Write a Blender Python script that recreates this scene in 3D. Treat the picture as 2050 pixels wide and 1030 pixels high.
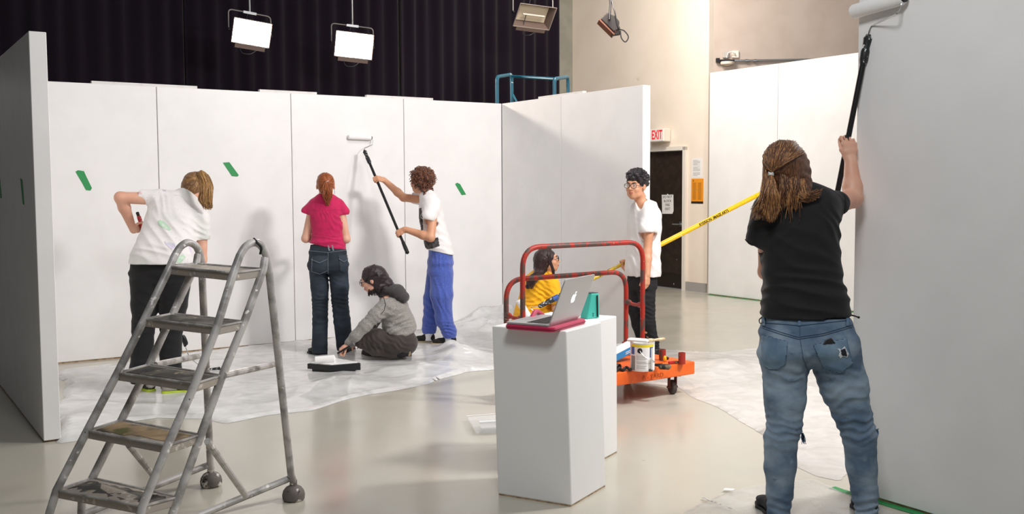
import bpy, math, random
import numpy as np
from mathutils import Vector, Matrix
from mathutils.bvhtree import BVHTree

for o in list(bpy.data.objects): bpy.data.objects.remove(o)
SC = bpy.context.scene
COL = SC.collection

# ------------------------------------------------------------------ camera
FPX, PITCH, ROLL, CAMH = 2015.2, 0.069126, 0.0046023, 1.5193
CR, SR, CP, SP = math.cos(ROLL), math.sin(ROLL), math.cos(PITCH), math.sin(PITCH)
FWD = np.array([0, CP, -SP]); UP0 = np.array([0, SP, CP]); X0 = np.array([1., 0, 0])
RT = X0*CR - UP0*SR; UPV = X0*SR + UP0*CR
CAM = np.array([0, 0, CAMH])
cd = bpy.data.cameras.new('camera'); cd.sensor_width = 36; cd.lens = FPX/2050*36
cd.clip_end = 100; cd.clip_start = 0.05
co = bpy.data.objects.new('camera', cd); COL.objects.link(co)
M = Matrix.Identity(4)
for i in range(3):
    M[i][0] = RT[i]; M[i][1] = UPV[i]; M[i][2] = -FWD[i]; M[i][3] = CAM[i]
co.matrix_world = M
SC.camera = co

# ------------------------------------------------------------------ world, exposure, large lights
w = bpy.data.worlds.new('studio_air'); SC.world = w; w.use_nodes = True
w.node_tree.nodes['Background'].inputs[0].default_value = (0.93, 0.96, 1.0, 1)
w.node_tree.nodes['Background'].inputs[1].default_value = 0.15
SC.view_settings.view_transform = 'Standard'; SC.view_settings.look = 'None'
SC.view_settings.exposure = 0.0; SC.view_settings.gamma = 1.0
SC.view_settings.use_curve_mapping = False

def area(name, loc, target, sx, sy, power, col=(1, 1, 1)):
    l = bpy.data.lights.new(name, 'AREA'); l.shape = 'RECTANGLE'; l.size = sx; l.size_y = sy
    l.energy = power; l.color = col
    o = bpy.data.objects.new(name, l); COL.objects.link(o); o.location = loc
    d = Vector(target) - Vector(loc); o.rotation_euler = d.to_track_quat('-Z', 'Y').to_euler()
    return o
area('softlight_key', (3.1, 5.7, 3.9), (-1.4, 9.8, 1.1), 0.7, 0.5, 195, (1, 0.965, 0.95))
area('softlight_front', (0.3, 1.8, 4.2), (1.2, 6.5, 0.6), 1.0, 0.8, 82, (0.97, 0.985, 1))
area('softlight_overhead', (0.1, 7.4, 5.0), (-1.6, 9.9, 0.8), 1.6, 1.6, 85, (1, 0.97, 0.96))
area('fill_side', (3.5, 6.8, 3.0), (0.2, 5.3, 0.5), 0.8, 0.8, 55, (1, 0.98, 0.97))  # added fill with no visible fixture, brightens the plinths' right faces
area('fill_door', (1.3, 12.1, 5.1), (2.6, 14.8, 1.6), 1.4, 1.0, 165, (1, 0.93, 0.87))  # added fill out of view, lifts the door wall and tall panels

# ------------------------------------------------------------------ geometry helpers
def nrm(v):
    v = np.asarray(v, float); return v/max(np.linalg.norm(v), 1e-9)
def ray(px, py): return FWD*FPX + RT*(px-1025) - UPV*(py-515)
def P(px, py, Y):
    d = ray(px, py); return CAM + d*(Y/d[1])
def PZ(px, py, z):
    d = ray(px, py); return CAM + d*((z-CAMH)/d[2])
def G(px, py): return PZ(px, py, 0.0)
def V(*a): return np.array(a, float)
TH = 0.9895
DB = V(math.sin(TH), math.cos(TH), 0)      # along the back wall, going right
DA = V(-math.cos(TH), math.sin(TH), 0)     # along the side walls, going away
ZZ = V(0, 0, 1)

ORG = {}
def empty(name, loc):
    o = bpy.data.objects.new(name, None); COL.objects.link(o); o.empty_display_size = .1
    o.location = [float(x) for x in loc]; ORG[o.name] = np.array(loc, float); return o
def tag(o, label=None, cat=None, group=None, kind=None):
    if label: o['label'] = label
    if cat: o['category'] = cat
    if group: o['group'] = group
    if kind: o['kind'] = kind
    return o
def thing(name, label, cat, loc, group=None):
    return tag(empty(name, loc), label, cat, group)

def build(name, verts, faces, mat, parent=None, smooth=False, origin=None, uv=None):
    """link a mesh; vertices are given in world space"""
    verts = np.asarray(verts, float)
    if parent is not None: o0 = ORG[parent.name]
    elif origin is not None: o0 = np.array(origin, float)
    else:
        o0 = V((verts[:, 0].min()+verts[:, 0].max())/2, (verts[:, 1].min()+verts[:, 1].max())/2, verts[:, 2].min())
    me = bpy.data.meshes.new(name)
    if isinstance(faces, np.ndarray):
        n = len(faces); k = faces.shape[1]
        me.vertices.add(len(verts)); me.vertices.foreach_set('co', (verts-o0).astype(np.float32).ravel())
        me.loops.add(n*k); me.loops.foreach_set('vertex_index', faces.astype(np.int32).ravel())
        me.polygons.add(n); me.polygons.foreach_set('loop_start', np.arange(0, n*k, k, dtype=np.int32))
        me.update(calc_edges=True); me.validate()
    else:
        me.from_pydata([tuple(v) for v in (verts-o0)], [], faces); me.update()
    if smooth: me.polygons.foreach_set('use_smooth', [True]*len(me.polygons)); me.update()
    me.materials.append(mat)
    o = bpy.data.objects.new(name, me); COL.objects.link(o)
    if parent is not None:
        o.parent = parent
        ORG[o.name] = o0
    else:
        o.location = o0; ORG[o.name] = o0
    return o

def frame_of(d):
    d = nrm(d); a = V(0, 0, 1) if abs(d[2]) < .9 else V(1, 0, 0)
    u = nrm(np.cross(d, a)); return u, np.cross(d, u)

class MB:
    def __init__(s): s.v = []; s.f = []
    def add(s, v, f):
        n = len(s.v); s.v += [np.array(x, float) for x in v]; s.f += [tuple(i+n for i in q) for q in f]; return s
    def box(s, c, size, ax=None, bev=0.0):
        """c centre, size full lengths, ax = three axis vectors"""
        X, Y, Z = ax if ax is not None else (V(1, 0, 0), V(0, 1, 0), V(0, 0, 1))
        c = np.array(c, float); hx, hy, hz = [t/2 for t in size]
        if bev <= 0:
            v = [c+X*hx*i+Y*hy*j+Z*hz*k for i in (-1, 1) for j in (-1, 1) for k in (-1, 1)]
            return s.add(v, [(0, 1, 3, 2), (4, 6, 7, 5), (0, 4, 5, 1), (2, 3, 7, 6), (0, 2, 6, 4), (1, 5, 7, 3)])
        b = min(bev, hx*.98, hy*.98, hz*.98)
        v = []; idx = {}
        for i in (-1, 1):
            for j in (-1, 1):
                for k in (-1, 1):
                    for t in range(3):
                        q = [i*(hx-b), j*(hy-b), k*(hz-b)]; q[t] += (i, j, k)[t]*b
                        idx[(i, j, k, t)] = len(v); v.append(c+X*q[0]+Y*q[1]+Z*q[2])
        f = []
        for t in range(3):
            a, bb = [x for x in range(3) if x != t]
            for sg in (-1, 1):
                q = []
                for (m, n) in ((-1, -1), (1, -1), (1, 1), (-1, 1)):
                    key = [0, 0, 0]; key[t] = sg; key[a] = m; key[bb] = n; q.append(idx[(*key, t)])
                f.append(tuple(q))
        for t in range(3):
            a, bb = [x for x in range(3) if x != t]
            for m in (-1, 1):
                for n in (-1, 1):
                    k0 = [0, 0, 0]; k0[t] = -1; k0[a] = m; k0[bb] = n; k1 = list(k0); k1[t] = 1
                    f.append((idx[(*k0, a)], idx[(*k1, a)], idx[(*k1, bb)], idx[(*k0, bb)]))
        for i in (-1, 1):
            for j in (-1, 1):
                for k in (-1, 1): f.append(tuple(idx[(i, j, k, t)] for t in range(3)))
        return s.add(v, f)
    def tube(s, pts, r, n=12, closed=False, caps=True, flat=None):
        """sweep a circle along pts; r scalar or list"""
        pts = [np.array(p, float) for p in pts]; m = len(pts)
        rs = [r]*m if np.isscalar(r) else list(r)
        T = []
        for i in range(m):
            if closed: t = pts[(i+1) % m]-pts[i-1]
            else: t = pts[min(i+1, m-1)]-pts[max(i-1, 0)]
            T.append(nrm(t))
        u, w = frame_of(T[0]); v = []
        if flat is not None: u = nrm(flat - T[0]*np.dot(flat, T[0])); w = np.cross(T[0], u)
        for i in range(m):
            if i:
                u = nrm(u - T[i]*np.dot(u, T[i])); w = np.cross(T[i], u)
            for k in range(n):
                a = 2*math.pi*(k+.5)/n; v.append(pts[i]+rs[i]*(u*math.cos(a)+w*math.sin(a)))
        f = []
        for i in range(m if closed else m-1):
            j = (i+1) % m
            for k in range(n):
                f.append((i*n+k, i*n+(k+1) % n, j*n+(k+1) % n, j*n+k))
        if caps and not closed:
            f.append(tuple(range(n))[::-1]); f.append(tuple(range((m-1)*n, m*n)))
        return s.add(v, f)
    def lathe(s, base, axis, prof, n=32, x=None):
        """prof = [(r, h)] along axis"""
        axis = nrm(axis); u, w = frame_of(axis); v = []
        if x is not None: u = nrm(x); w = np.cross(axis, u)
        for r, h in prof:
            for k in range(n):
                a = 2*math.pi*k/n; v.append(np.array(base)+axis*h+r*(u*math.cos(a)+w*math.sin(a)))
        f = []
        for i in range(len(prof)-1):
            for k in range(n): f.append((i*n+k, i*n+(k+1) % n, (i+1)*n+(k+1) % n, (i+1)*n+k))
        if prof[0][0] > 1e-5: f.append(tuple(range(n))[::-1])
        if prof[-1][0] > 1e-5: f.append(tuple(range((len(prof)-1)*n, len(prof)*n)))
        return s.add(v, f)
    def prism(s, poly, d):
        """poly = list of 3D points (one face), extruded by vector d"""
        n = len(poly); v = [np.array(p, float) for p in poly]; v += [p+np.array(d, float) for p in v]
        f = [tuple(range(n))[::-1], tuple(range(n, 2*n))]
        f += [(i, (i+1) % n, n+(i+1) % n, n+i) for i in range(n)]
        return s.add(v, f)
    def ball(s, c, r, n=12, ax=None):
        r = (r, r, r) if np.isscalar(r) else r; X, Y, Z = ax if ax is not None else (V(1, 0, 0), V(0, 1, 0), V(0, 0, 1))
        v = []; m = max(6, n//2+2)
        for i in range(m+1):
            ph = math.pi*i/m
            for k in range(n):
                a = 2*math.pi*k/n
                v.append(np.array(c)+X*r[0]*math.sin(ph)*math.cos(a)+Y*r[1]*math.sin(ph)*math.sin(a)+Z*r[2]*math.cos(ph))
        f = [(i*n+k, i*n+(k+1) % n, (i+1)*n+(k+1) % n, (i+1)*n+k) for i in range(m) for k in range(n)]
        return s.add(v, f)
    def build(s, name, mat, parent=None, smooth=False, bevel=0, angle=35, **kw):
        o = build(name, np.array(s.v), s.f, mat, parent, smooth=False, **kw)
        me = o.data
        import bmesh
        bm = bmesh.new(); bm.from_mesh(me); bmesh.ops.remove_doubles(bm, verts=bm.verts, dist=1e-6)
        bmesh.ops.recalc_face_normals(bm, faces=bm.faces); bm.to_mesh(me); bm.free()
        if smooth:
            me.polygons.foreach_set('use_smooth', [True]*len(me.polygons))
            try: me.set_sharp_from_angle(angle=math.radians(angle))
            except Exception: pass
        if bevel:
            md = o.modifiers.new('bevel', 'BEVEL'); md.width = bevel; md.segments = 2; md.limit_method = 'ANGLE'
        return o

def arc_pts(pts, rad, n=6):
    """round the corners of a polyline"""
    pts = [np.array(p, float) for p in pts]; out = [pts[0]]
    for i in range(1, len(pts)-1):
        a, b, c = pts[i-1], pts[i], pts[i+1]
        r = rad if np.isscalar(rad) else rad[i-1]
        r = min(r, np.linalg.norm(a-b)*.49, np.linalg.norm(c-b)*.49)
        p0 = b+nrm(a-b)*r; p1 = b+nrm(c-b)*r
        for k in range(n+1):
            t = k/n; out.append((1-t)**2*p0+2*t*(1-t)*b+t*t*p1)
    out.append(pts[-1]); return out

def spline(pts, n=8):
    """Catmull-Rom"""
    pts = [np.array(p, float) for p in pts]; q = [2*pts[0]-pts[1]]+pts+[2*pts[-1]-pts[-2]]; out = []
    for i in range(1, len(q)-2):
        for k in range(n):
            t = k/n; out.append(.5*((2*q[i])+(-q[i-1]+q[i+1])*t+(2*q[i-1]-5*q[i]+4*q[i+1]-q[i+2])*t*t+(-q[i-1]+3*q[i]-3*q[i+1]+q[i+2])*t**3))
    out.append(pts[-1]); return out

def text(name, body, size, o0, xd, yd, mat, parent, ext=0.0006, align='LEFT', bold=0.0, sx=1.0, spacing=1.0):
    cu = bpy.data.curves.new(name, 'FONT'); cu.body = body; cu.size = size; cu.extrude = ext
    cu.align_x = align; cu.align_y = 'CENTER'; cu.offset = bold; cu.space_line = spacing
    to = bpy.data.objects.new(name, cu); COL.objects.link(to)
    dg = bpy.context.evaluated_depsgraph_get(); me0 = to.evaluated_get(dg).to_mesh()
    vs = np.array([v.co[:] for v in me0.vertices]).reshape(-1, 3); fs = [tuple(p.vertices) for p in me0.polygons]
    to.evaluated_get(dg).to_mesh_clear(); bpy.data.objects.remove(to); bpy.data.curves.remove(cu)
    xd = nrm(xd); yd = nrm(yd); nd = np.cross(xd, yd)
    w = np.array(o0)+vs[:, :1]*sx*xd+vs[:, 1:2]*yd+(vs[:, 2:3]+ext)*nd
    return build(name, w, fs, mat, parent)

# ------------------------------------------------------------------ materials
def lin(c):
    if isinstance(c, str): c = [int(c[i:i+2], 16) for i in (1, 3, 5)]
    return tuple((x/255/12.92 if x/255 <= .04045 else ((x/255+.055)/1.055)**2.4) for x in c)+(1,)
def mat(name, col, rough=.6, metal=0., spec=.5, col2=None, scale=20, lo=.45, hi=.6, stretch=(1, 1, 1), detail=4,
        bump=0., bscale=200, bdist=.002, bstretch=None, spots=None, emit=None, alpha=None, trans=0., sheen=0., coat=0., rough2=None):
    m = bpy.data.materials.new(name); m.use_nodes = True; nt = m.node_tree; N = nt.nodes; L = nt.links
    b = N['Principled BSDF']
    b.inputs['Roughness'].default_value = rough; b.inputs['Metallic'].default_value = metal
    b.inputs['Specular IOR Level'].default_value = spec
    b.inputs['Transmission Weight'].default_value = trans
    b.inputs['Sheen Weight'].default_value = sheen; b.inputs['Coat Weight'].default_value = coat
    if alpha is not None: b.inputs['Alpha'].default_value = alpha
    cur = None
    tc = N.new('ShaderNodeTexCoord')
    def noise(sc, st, det=4, seed=0):
        mp = N.new('ShaderNodeMapping'); mp.inputs['Scale'].default_value = st; mp.inputs['Location'].default_value = (seed, seed*1.7, seed*.3)
        L.new(tc.outputs['Object'], mp.inputs[0])
        n = N.new('ShaderNodeTexNoise'); n.inputs['Scale'].default_value = sc; n.inputs['Detail'].default_value = det
        L.new(mp.outputs[0], n.inputs['Vector']); return n
    def mix(a, bcol, fac):
        x = N.new('ShaderNodeMix'); x.data_type = 'RGBA'
        if isinstance(a, tuple): x.inputs[6].default_value = a
        else: L.new(a, x.inputs[6])
        x.inputs[7].default_value = bcol; L.new(fac, x.inputs[0]); return x.outputs[2]
    cur = lin(col)
    def ramp(n, lo, hi):
        r = N.new('ShaderNodeMapRange'); r.inputs[1].default_value = lo; r.inputs[2].default_value = hi; r.clamp = True
        L.new(n.outputs[0], r.inputs[0]); return r.outputs[0]
    if col2 is not None:
        n = noise(scale, stretch, detail); f = ramp(n, lo, hi); cur = mix(cur, lin(col2), f)
        if rough2 is not None:
            r = N.new('ShaderNodeMapRange'); L.new(f, r.inputs[0]); r.inputs[3].default_value = rough; r.inputs[4].default_value = rough2
            L.new(r.outputs[0], b.inputs['Roughness'])
    for i, sp in enumerate(spots or []):
        c3, sc, l3, h3 = sp[:4]; n = noise(sc, sp[4] if len(sp) > 4 else (1, 1, 1), 3, 3.1*(i+1)); cur = mix(cur, lin(c3), ramp(n, l3, h3))
    if isinstance(cur, tuple): b.inputs['Base Color'].default_value = cur
    else: L.new(cur, b.inputs['Base Color'])
    if bump:
        n = noise(bscale, bstretch or (1, 1, 1), 3, 7.7); bp = N.new('ShaderNodeBump'); bp.inputs['Strength'].default_value = bump
        bp.inputs['Distance'].default_value = bdist; L.new(n.outputs[0], bp.inputs['Height']); L.new(bp.outputs[0], b.inputs['Normal'])
    if emit:
        b.inputs['Emission Color'].default_value = lin(emit[0]); b.inputs['Emission Strength'].default_value = emit[1]
    return m

MT = {}
MT['panel'] = mat('white_panel_paint', '#f0eeec', .45, spec=.35, col2='#eceae8', scale=3, lo=.4, hi=.6, bump=.15, bscale=60, bdist=.001)
MT['panel_raw'] = mat('panel_edge_paint', '#e2deda', .6, col2='#cfcac4', scale=8, lo=.5, hi=.75, stretch=(1, 1, .2), bump=.3, bscale=90, bdist=.001)
MT['ply'] = mat('raw_plywood', '#b59a7a', .8, col2='#8d7455', scale=30)
MT['seam'] = mat('dark_gap', '#3a3634', .9)
MT['cream'] = mat('cream_wall_paint', '#f6e8d8', .6, spec=.3, col2='#f1e2d0', scale=2, lo=.4, hi=.7, spots=[('#c9b79c', 2.5, .74, .8)], bump=.2, bscale=40, bdist=.002)
MT['beige'] = mat('beige_wall_paint', '#c9b9ac', .65, spec=.3, col2='#c0afa1', scale=3, lo=.4, hi=.7, bump=.2, bscale=40, bdist=.002)
MT['olive'] = mat('grey_olive_paint', '#9b988b', .7, col2='#929083', scale=4)
MT['curtain'] = mat('black_serge', '#1c151f', .95, spec=.1, sheen=.12, bump=.3, bscale=300)
MT['base'] = mat('grey_vinyl_base', '#a7a39f', .45)
MT['tape'] = mat('green_painters_tape', '#2c9150', .55, bump=.3, bscale=80, bdist=.001)
MT['steel'] = mat('brushed_steel', '#b9bbbc', .3, metal=.9)
MT['chrome'] = mat('bright_wire', '#d0d0d0', .2, metal=1)
MT['black'] = mat('black_plastic', '#161517', .4)
MT['blackmet'] = mat('black_metal', '#1b1a1c', .45, metal=.3)
MT['white'] = mat('white_plastic', '#efefed', .4)
MT['paper'] = mat('white_paper', '#f2efec', .8)
MT['ink'] = mat('black_ink', '#1c1a1a', .8)
MT['greyink'] = mat('grey_ink', '#8e8a88', .8)
MT['wetpaint'] = mat('wet_white_paint', '#f4f3f0', .2, bump=.6, bscale=40, bdist=.004)
MT['nap'] = mat('roller_nap', '#f3f1ef', .95, bump=.5, bscale=500, bdist=.002)
MT['red'] = mat('red_plastic', '#b01f24', .35)
MT['yellow'] = mat('yellow_fibreglass', '#f4c40c', .3, spots=[('#eee7cf', 30, .66, .72), ('#3b3320', 60, .72, .76)])
MT['wood'] = mat('pale_wood', '#dcc8a6', .5, col2='#c9b087', scale=10, stretch=(8, 8, 1))

# ------------------------------------------------------------------ structure
def floor_mat():
    m = mat('painted_concrete', '#bfbbad', .17, spec=.45, col2='#c3bbac', scale=.7, lo=.35, hi=.7,
            spots=[('#aeaa9e', 1.1, .60, .85), ('#98958a', 11, .76, .80, (1, 3, 1))], bump=.08, bscale=3, bdist=.01)
    nt = m.node_tree; n = nt.nodes.new('ShaderNodeTexNoise'); n.inputs['Scale'].default_value = 2.2; n.inputs['Detail'].default_value = 6
    tc = nt.nodes.new('ShaderNodeTexCoord'); nt.links.new(tc.outputs['Object'], n.inputs['Vector'])
    r = nt.nodes.new('ShaderNodeMapRange'); r.inputs[1].default_value = .3; r.inputs[2].default_value = .7; r.inputs[3].default_value = .13; r.inputs[4].default_value = .24
    nt.links.new(n.outputs[0], r.inputs[0]); nt.links.new(r.outputs[0], nt.nodes['Principled BSDF'].inputs['Roughness'])
    return m
MT['floor'] = floor_mat()
o = MB().box((0, 8, -.1), (26, 26, .2)).build('floor', MT['floor'], origin=(0, 0, 0)); tag(o, kind='structure')

RC = V(1.03, 17.04, 0)        # far corner of the room
WALLH = 6.2
# wall with the exit door, running along DA
D_END = V(2.79, 14.36, 0)
L_DOOR = np.linalg.norm(D_END-RC)
NA = V(-DB[0], -DB[1], 0)     # normal of door wall (towards the left, near side)
def wallA(s0, s1, z0, z1, m, name, th=.2, off=0.):
    """slab on the door wall; s measured from the near end going away"""
    c = D_END+DA*((s0+s1)/2)-NA*(th/2)+NA*off+ZZ*(z0+z1)/2
    return MB().box(c, (s1-s0, th, z1-z0), (DA, NA, ZZ))
def sA(px):    # distance along door wall for a pixel column
    lo, hi = -1, 5
    for _ in range(50):
        m = (lo+hi)/2; q = D_END+DA*m; x = 1025+FPX*q[0]/q[1]
        if x > px: lo = m
        else: hi = m
    return lo
d0, d1, DH = sA(1369.5), sA(1369.5)+.93, 2.05
mb = MB()
for (a, b, z0, z1) in ((0, d0, 0, WALLH), (d1, L_DOOR+.3, 0, WALLH), (d0, d1, DH, WALLH)):
    c = D_END+DA*((a+b)/2)-NA*.1+ZZ*(z0+z1)/2; mb.box(c, (b-a, .2, z1-z0), (DA, NA, ZZ))
tag(mb.build('wall_right', MT['cream']), kind='structure')
# far wall behind the curtain
tag(MB().box(RC-DB*6-DA*-.1+ZZ*WALLH/2, (12.2, .2, WALLH), (DB, DA, ZZ)).build('wall_back', MT['olive']), kind='structure')
# recess wall right of the corner, facing the camera
tag(MB().box((D_END[0]+3.5, D_END[1]+.1+.05, WALLH/2), (7.0, .2, WALLH)).build('wall_alcove', MT['beige']), kind='structure')
# door
dt = tag(empty('door_1', D_END+DA*(d0+d1)/2), kind='structure')
MT['doorbrown'] = mat('dark_brown_door', '#2c221c', .45, col2='#352a22', scale=12, spots=[('#8d8378', 26, .74, .76)], bump=.2, bscale=30)
c = D_END+DA*(d0+d1)/2-NA*.05
MB().box(c+ZZ*(DH/2), (d1-d0-.02, .045, DH-.02), (DA, NA, ZZ)).build('door_leaf', MT['doorbrown'], dt)
MT['frame'] = mat('cream_gloss', '#ece4d8', .4)
mb = MB()
for s in (d0, d1): mb.box(D_END+DA*(s+(-.03 if s == d0 else .03))+NA*.0+ZZ*(DH+.05)/2, (.06, .08, DH+.05), (DA, NA, ZZ))
mb.box(D_END+DA*(d0+d1)/2+ZZ*(DH+.03), (d1-d0+.12, .08, .06), (DA, NA, ZZ)); mb.build('door_frame', MT['frame'], dt)
mb = MB(); hz = P(1363, 450, 14.7)[2]; hp = D_END+DA*(d0+.09)
mb.tube([hp-NA*.03+ZZ*hz, hp+NA*.05+ZZ*hz], .012).tube([hp+NA*.05+ZZ*hz-DA*.03, hp+NA*.05+ZZ*hz+DA*.10], .011)
mb.box(hp-NA*.024+ZZ*hz, (.06, .01, .08), (DA, NA, ZZ)); mb.build('door_handle', MT['steel'], dt, smooth=True)
MB().box(c+NA*.026+ZZ*.12, (d1-d0-.06, .006, .2), (DA, NA, ZZ)).build('kick_plate', mat('dark_kick_plate', '#3a332e', .3, metal=.5, spots=[('#e2dcd4', 18, .7, .74)]), dt)
# baseboard
mb = MB().box(D_END+DA*(d0-.06)/2+NA*.01+ZZ*.065, (d0-.06, .02, .13), (DA, NA, ZZ))
mb.box(D_END+V(.08, -.01+.05, .065)-NA*.0, (.22, .02, .13)); tag(mb.build('baseboard_right', MT['base']), kind='structure')

# exit sign
ez0 = P(1322, 282, 14.7)[2]; ez1 = P(1322, 255, 14.7)[2]; es = (sA(1303)+sA(1343))/2
t = thing('exit_sign', 'white box exit sign with red letters above the dark door', 'exit sign', D_END+DA*es+NA*.08+ZZ*ez0)
es = (sA(1312)+sA(1343))/2; cc = D_END+DA*es+NA*.08+ZZ*(ez0+ez1)/2; wv = sA(1309)-sA(1340)
MB().box(cc, (wv, .14, ez1-ez0), (DA, NA, ZZ), bev=.01).build('case', mat('exit_case', '#e6e1d3', .5), t)
MB().box(cc+NA*.071, (wv-.02, .006, ez1-ez0-.02), (DA, NA, ZZ)).build('face', mat('exit_face', '#f7efe9', .4), t)
text('lettering', 'EXIT', .185, cc+NA*.0745-DA*.03, -DA, ZZ, mat('exit_red', '#e0202c', .5, emit=('#e0202c', .4)), t, align='CENTER', bold=.004, sx=.62)

def poster(name, label, cat, px0, px1, py0, py1, m, thick=.002):
    s0, s1 = sA(px1), sA(px0); q = D_END+DA*(s0+s1)/2
    z0 = P((px0+px1)/2, py1, q[1])[2]; z1 = P((px0+px1)/2, py0, q[1])[2]
    t = thing(name, label, cat, q+NA*.001+ZZ*z0)
    MB().box(q+NA*(.001+thick/2)+ZZ*(z0+z1)/2, (s1-s0, thick, z1-z0), (DA, NA, ZZ)).build('sheet', m, t)
    return t, q+NA*(.0015+thick), s1-s0, z0, z1
t, q, wd, z0, z1 = poster('paper_notice', 'white typed notice taped on the wall above the orange poster', 'notice', 1385, 1405, 317, 356, MT['paper'])
mb = MB()
for i in range(17):
    if i in (6, 12): continue
    zz = z1-.03-(z1-z0-.06)*i/16; ww = wd*(.7 if i % 4 else .45); mb.box(q+DA*(wd*.38-ww/2)+ZZ*zz, (ww, .001, .004), (DA, NA, ZZ))
mb.build('print', MT['greyink'], t)
t, q, wd, z0, z1 = poster('orange_notice', 'orange safety poster with black footer on the wall beside the door', 'notice', 1384, 1408, 358, 408, mat('orange_paper', '#f09a1e', .6))
MB().box(q+ZZ*(z0+.016), (wd, .001, .032), (DA, NA, ZZ)).build('footer', MT['ink'], t)
mb = MB()
for i in range(24):
    zz = z1-.06-(z1-z0-.12)*i/23
    for cx in (-.24, .2): ww = wd*.36*(.8+.2*math.sin(i*3+cx)); mb.box(q-DA*wd*cx+ZZ*zz, (ww, .001, .004), (DA, NA, ZZ))
mb.box(q+DA*wd*.33+ZZ*(z1-.03), (.02, .001, .03), (DA, NA, ZZ)); mb.build('print', mat('orange_ink', '#a3601a', .7), t)
# paper on the door
s0, s1 = sA(1346), sA(1323); q = D_END+DA*(s0+s1)/2-NA*.024
z0 = P(1335, 429, q[1])[2]; z1 = P(1335, 390, q[1])[2]
t = thing('door_notice', 'white DO NOT BLOCK FIRE EXIT paper taped on the brown door', 'notice', q+ZZ*z0)
u0 = -DA; wd = s1-s0; tilt = nrm(-DA+ZZ*.03); ty = np.cross(NA, tilt)*-1; ty = nrm(np.cross(tilt, -NA)); ty = ty if ty[2] > 0 else -ty
MB().prism([q+tilt*wd*a+ty*((z1-z0)*b)+ZZ*(z0+z1)/2 for a, b in ((-.5, .5), (.5, .49), (.5, -.35), (.40, -.49), (-.49, -.48))], NA*.002).build('sheet', MT['paper'], t)
text('lettering', 'DO NOT\nBLOCK\nFIRE\nEXIT', .052, q+NA*.003+ZZ*((z0+z1)/2+.02), tilt, ty, MT['ink'], t, align='CENTER', bold=0, spacing=1.15, ext=.0004)
MB().box(q+NA*.003+ZZ*(z1+.0), (.03, .001, .02), (DA, NA, ZZ)).build('tape_tab', MT['white'], t)

# pipe and wall box on the alcove wall
YW = D_END[1]+.05
t = thing('wall_conduit', 'thin grey conduit pipe running along the beige wall above the tall white panels', 'pipe', P(1600, 120, YW-.03))
MB().tube([P(1437, 122.5, YW-.04), P(1490, 121.5, YW-.04), P(1850, 116, YW-.04)], .016, 10).build('pipe', MT['steel'], t, smooth=True)
for px in (1495, 1512): MB().tube([P(px-3, 121.7, YW-.04), P(px+3, 121.6, YW-.04)], .024, 10).build('clamp', MT['steel'], t)
MB().box(P(1455, 122.5, YW-.05), (.2, .1, .035)).box(P(1437, 121, YW-.05), (.05, .05, .06)).build('bracket', MT['blackmet'], t)
MB().lathe(P(1456, 129, YW-.07), ZZ, [(.02, -.02), (.09, 0), (.1, .03), (.1, .035)], 20).build('round_cap', MT['cream'], t, smooth=True)
t = thing('outlet_box', 'pale wall outlets with looped white cord above the conduit bracket', 'outlet', P(1463, 118, YW))
MB().box(P(1453, 110, YW-.02), (.085, .04, .09), bev=.006).build('grey_plate', mat('grey_plate', '#bdb5ac', .5), t)
MB().box(P(1472, 109, YW-.015), (.1, .03, .1), bev=.006).build('cream_plate', MT['cream'], t)
MB().tube(spline([P(1455, 116, YW-.05), P(1457, 107, YW-.07), P(1464, 104, YW-.08), P(1471, 107, YW-.07), P(1472, 111, YW-.04)]), .007, 8).build('cord', MT['white'], t, smooth=True)

# ------------------------------------------------------------------ black curtain
def curtain(name, label, s0, s1, z0, z1, seed):
    rnd = random.Random(seed); n = int((s1-s0)/.02); offs = []; ph = 0
    for i in range(n+1):
        ph += .02/rnd.uniform(.08, .17)*math.pi; offs.append(ph)
    vs = []; fs = []; H = 14
    for j in range(H+1):
        z = z0+(z1-z0)*j/H
        for i in range(n+1):
            s = s0+(s1-s0)*i/n; d = .030*math.sin(offs[i])+.02*math.sin(s*2.1+seed)+.012*math.sin(s*9+z*.8)
            vs.append(RC-DB*s-DA*(.30+d)+ZZ*z)
    for j in range(H):
        for i in range(n): a = j*(n+1)+i; fs.append((a, a+1, a+n+2, a+n+1))
    o = build(name, vs, fs, MT['curtain'], smooth=True); o.modifiers.new('cloth', 'SOLIDIFY').thickness = .006
    return tag(o, label, 'curtain', 'black stage curtains')
def sB(px):
    lo, hi = 0, 12
    for _ in range(50):
        m = (lo+hi)/2; q = RC-DA*.3-DB*m; x = 1025+FPX*q[0]/q[1]
        if x > px: lo = m
        else: hi = m
    return lo
curtain('stage_curtain', 'black pleated curtain hanging behind the lit lamps, left of the grey column strip', sB(1117), sB(800)-.02, .02, 5.9, 1)
curtain('stage_curtain', 'middle black pleated curtain, between the two lit lamps', sB(800), sB(378)-.02, .02, 5.9, 2)
curtain('stage_curtain', 'leftmost black pleated curtain, behind the dark side panel', sB(378), sB(378)+4.6, .02, 5.9, 3)

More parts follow.
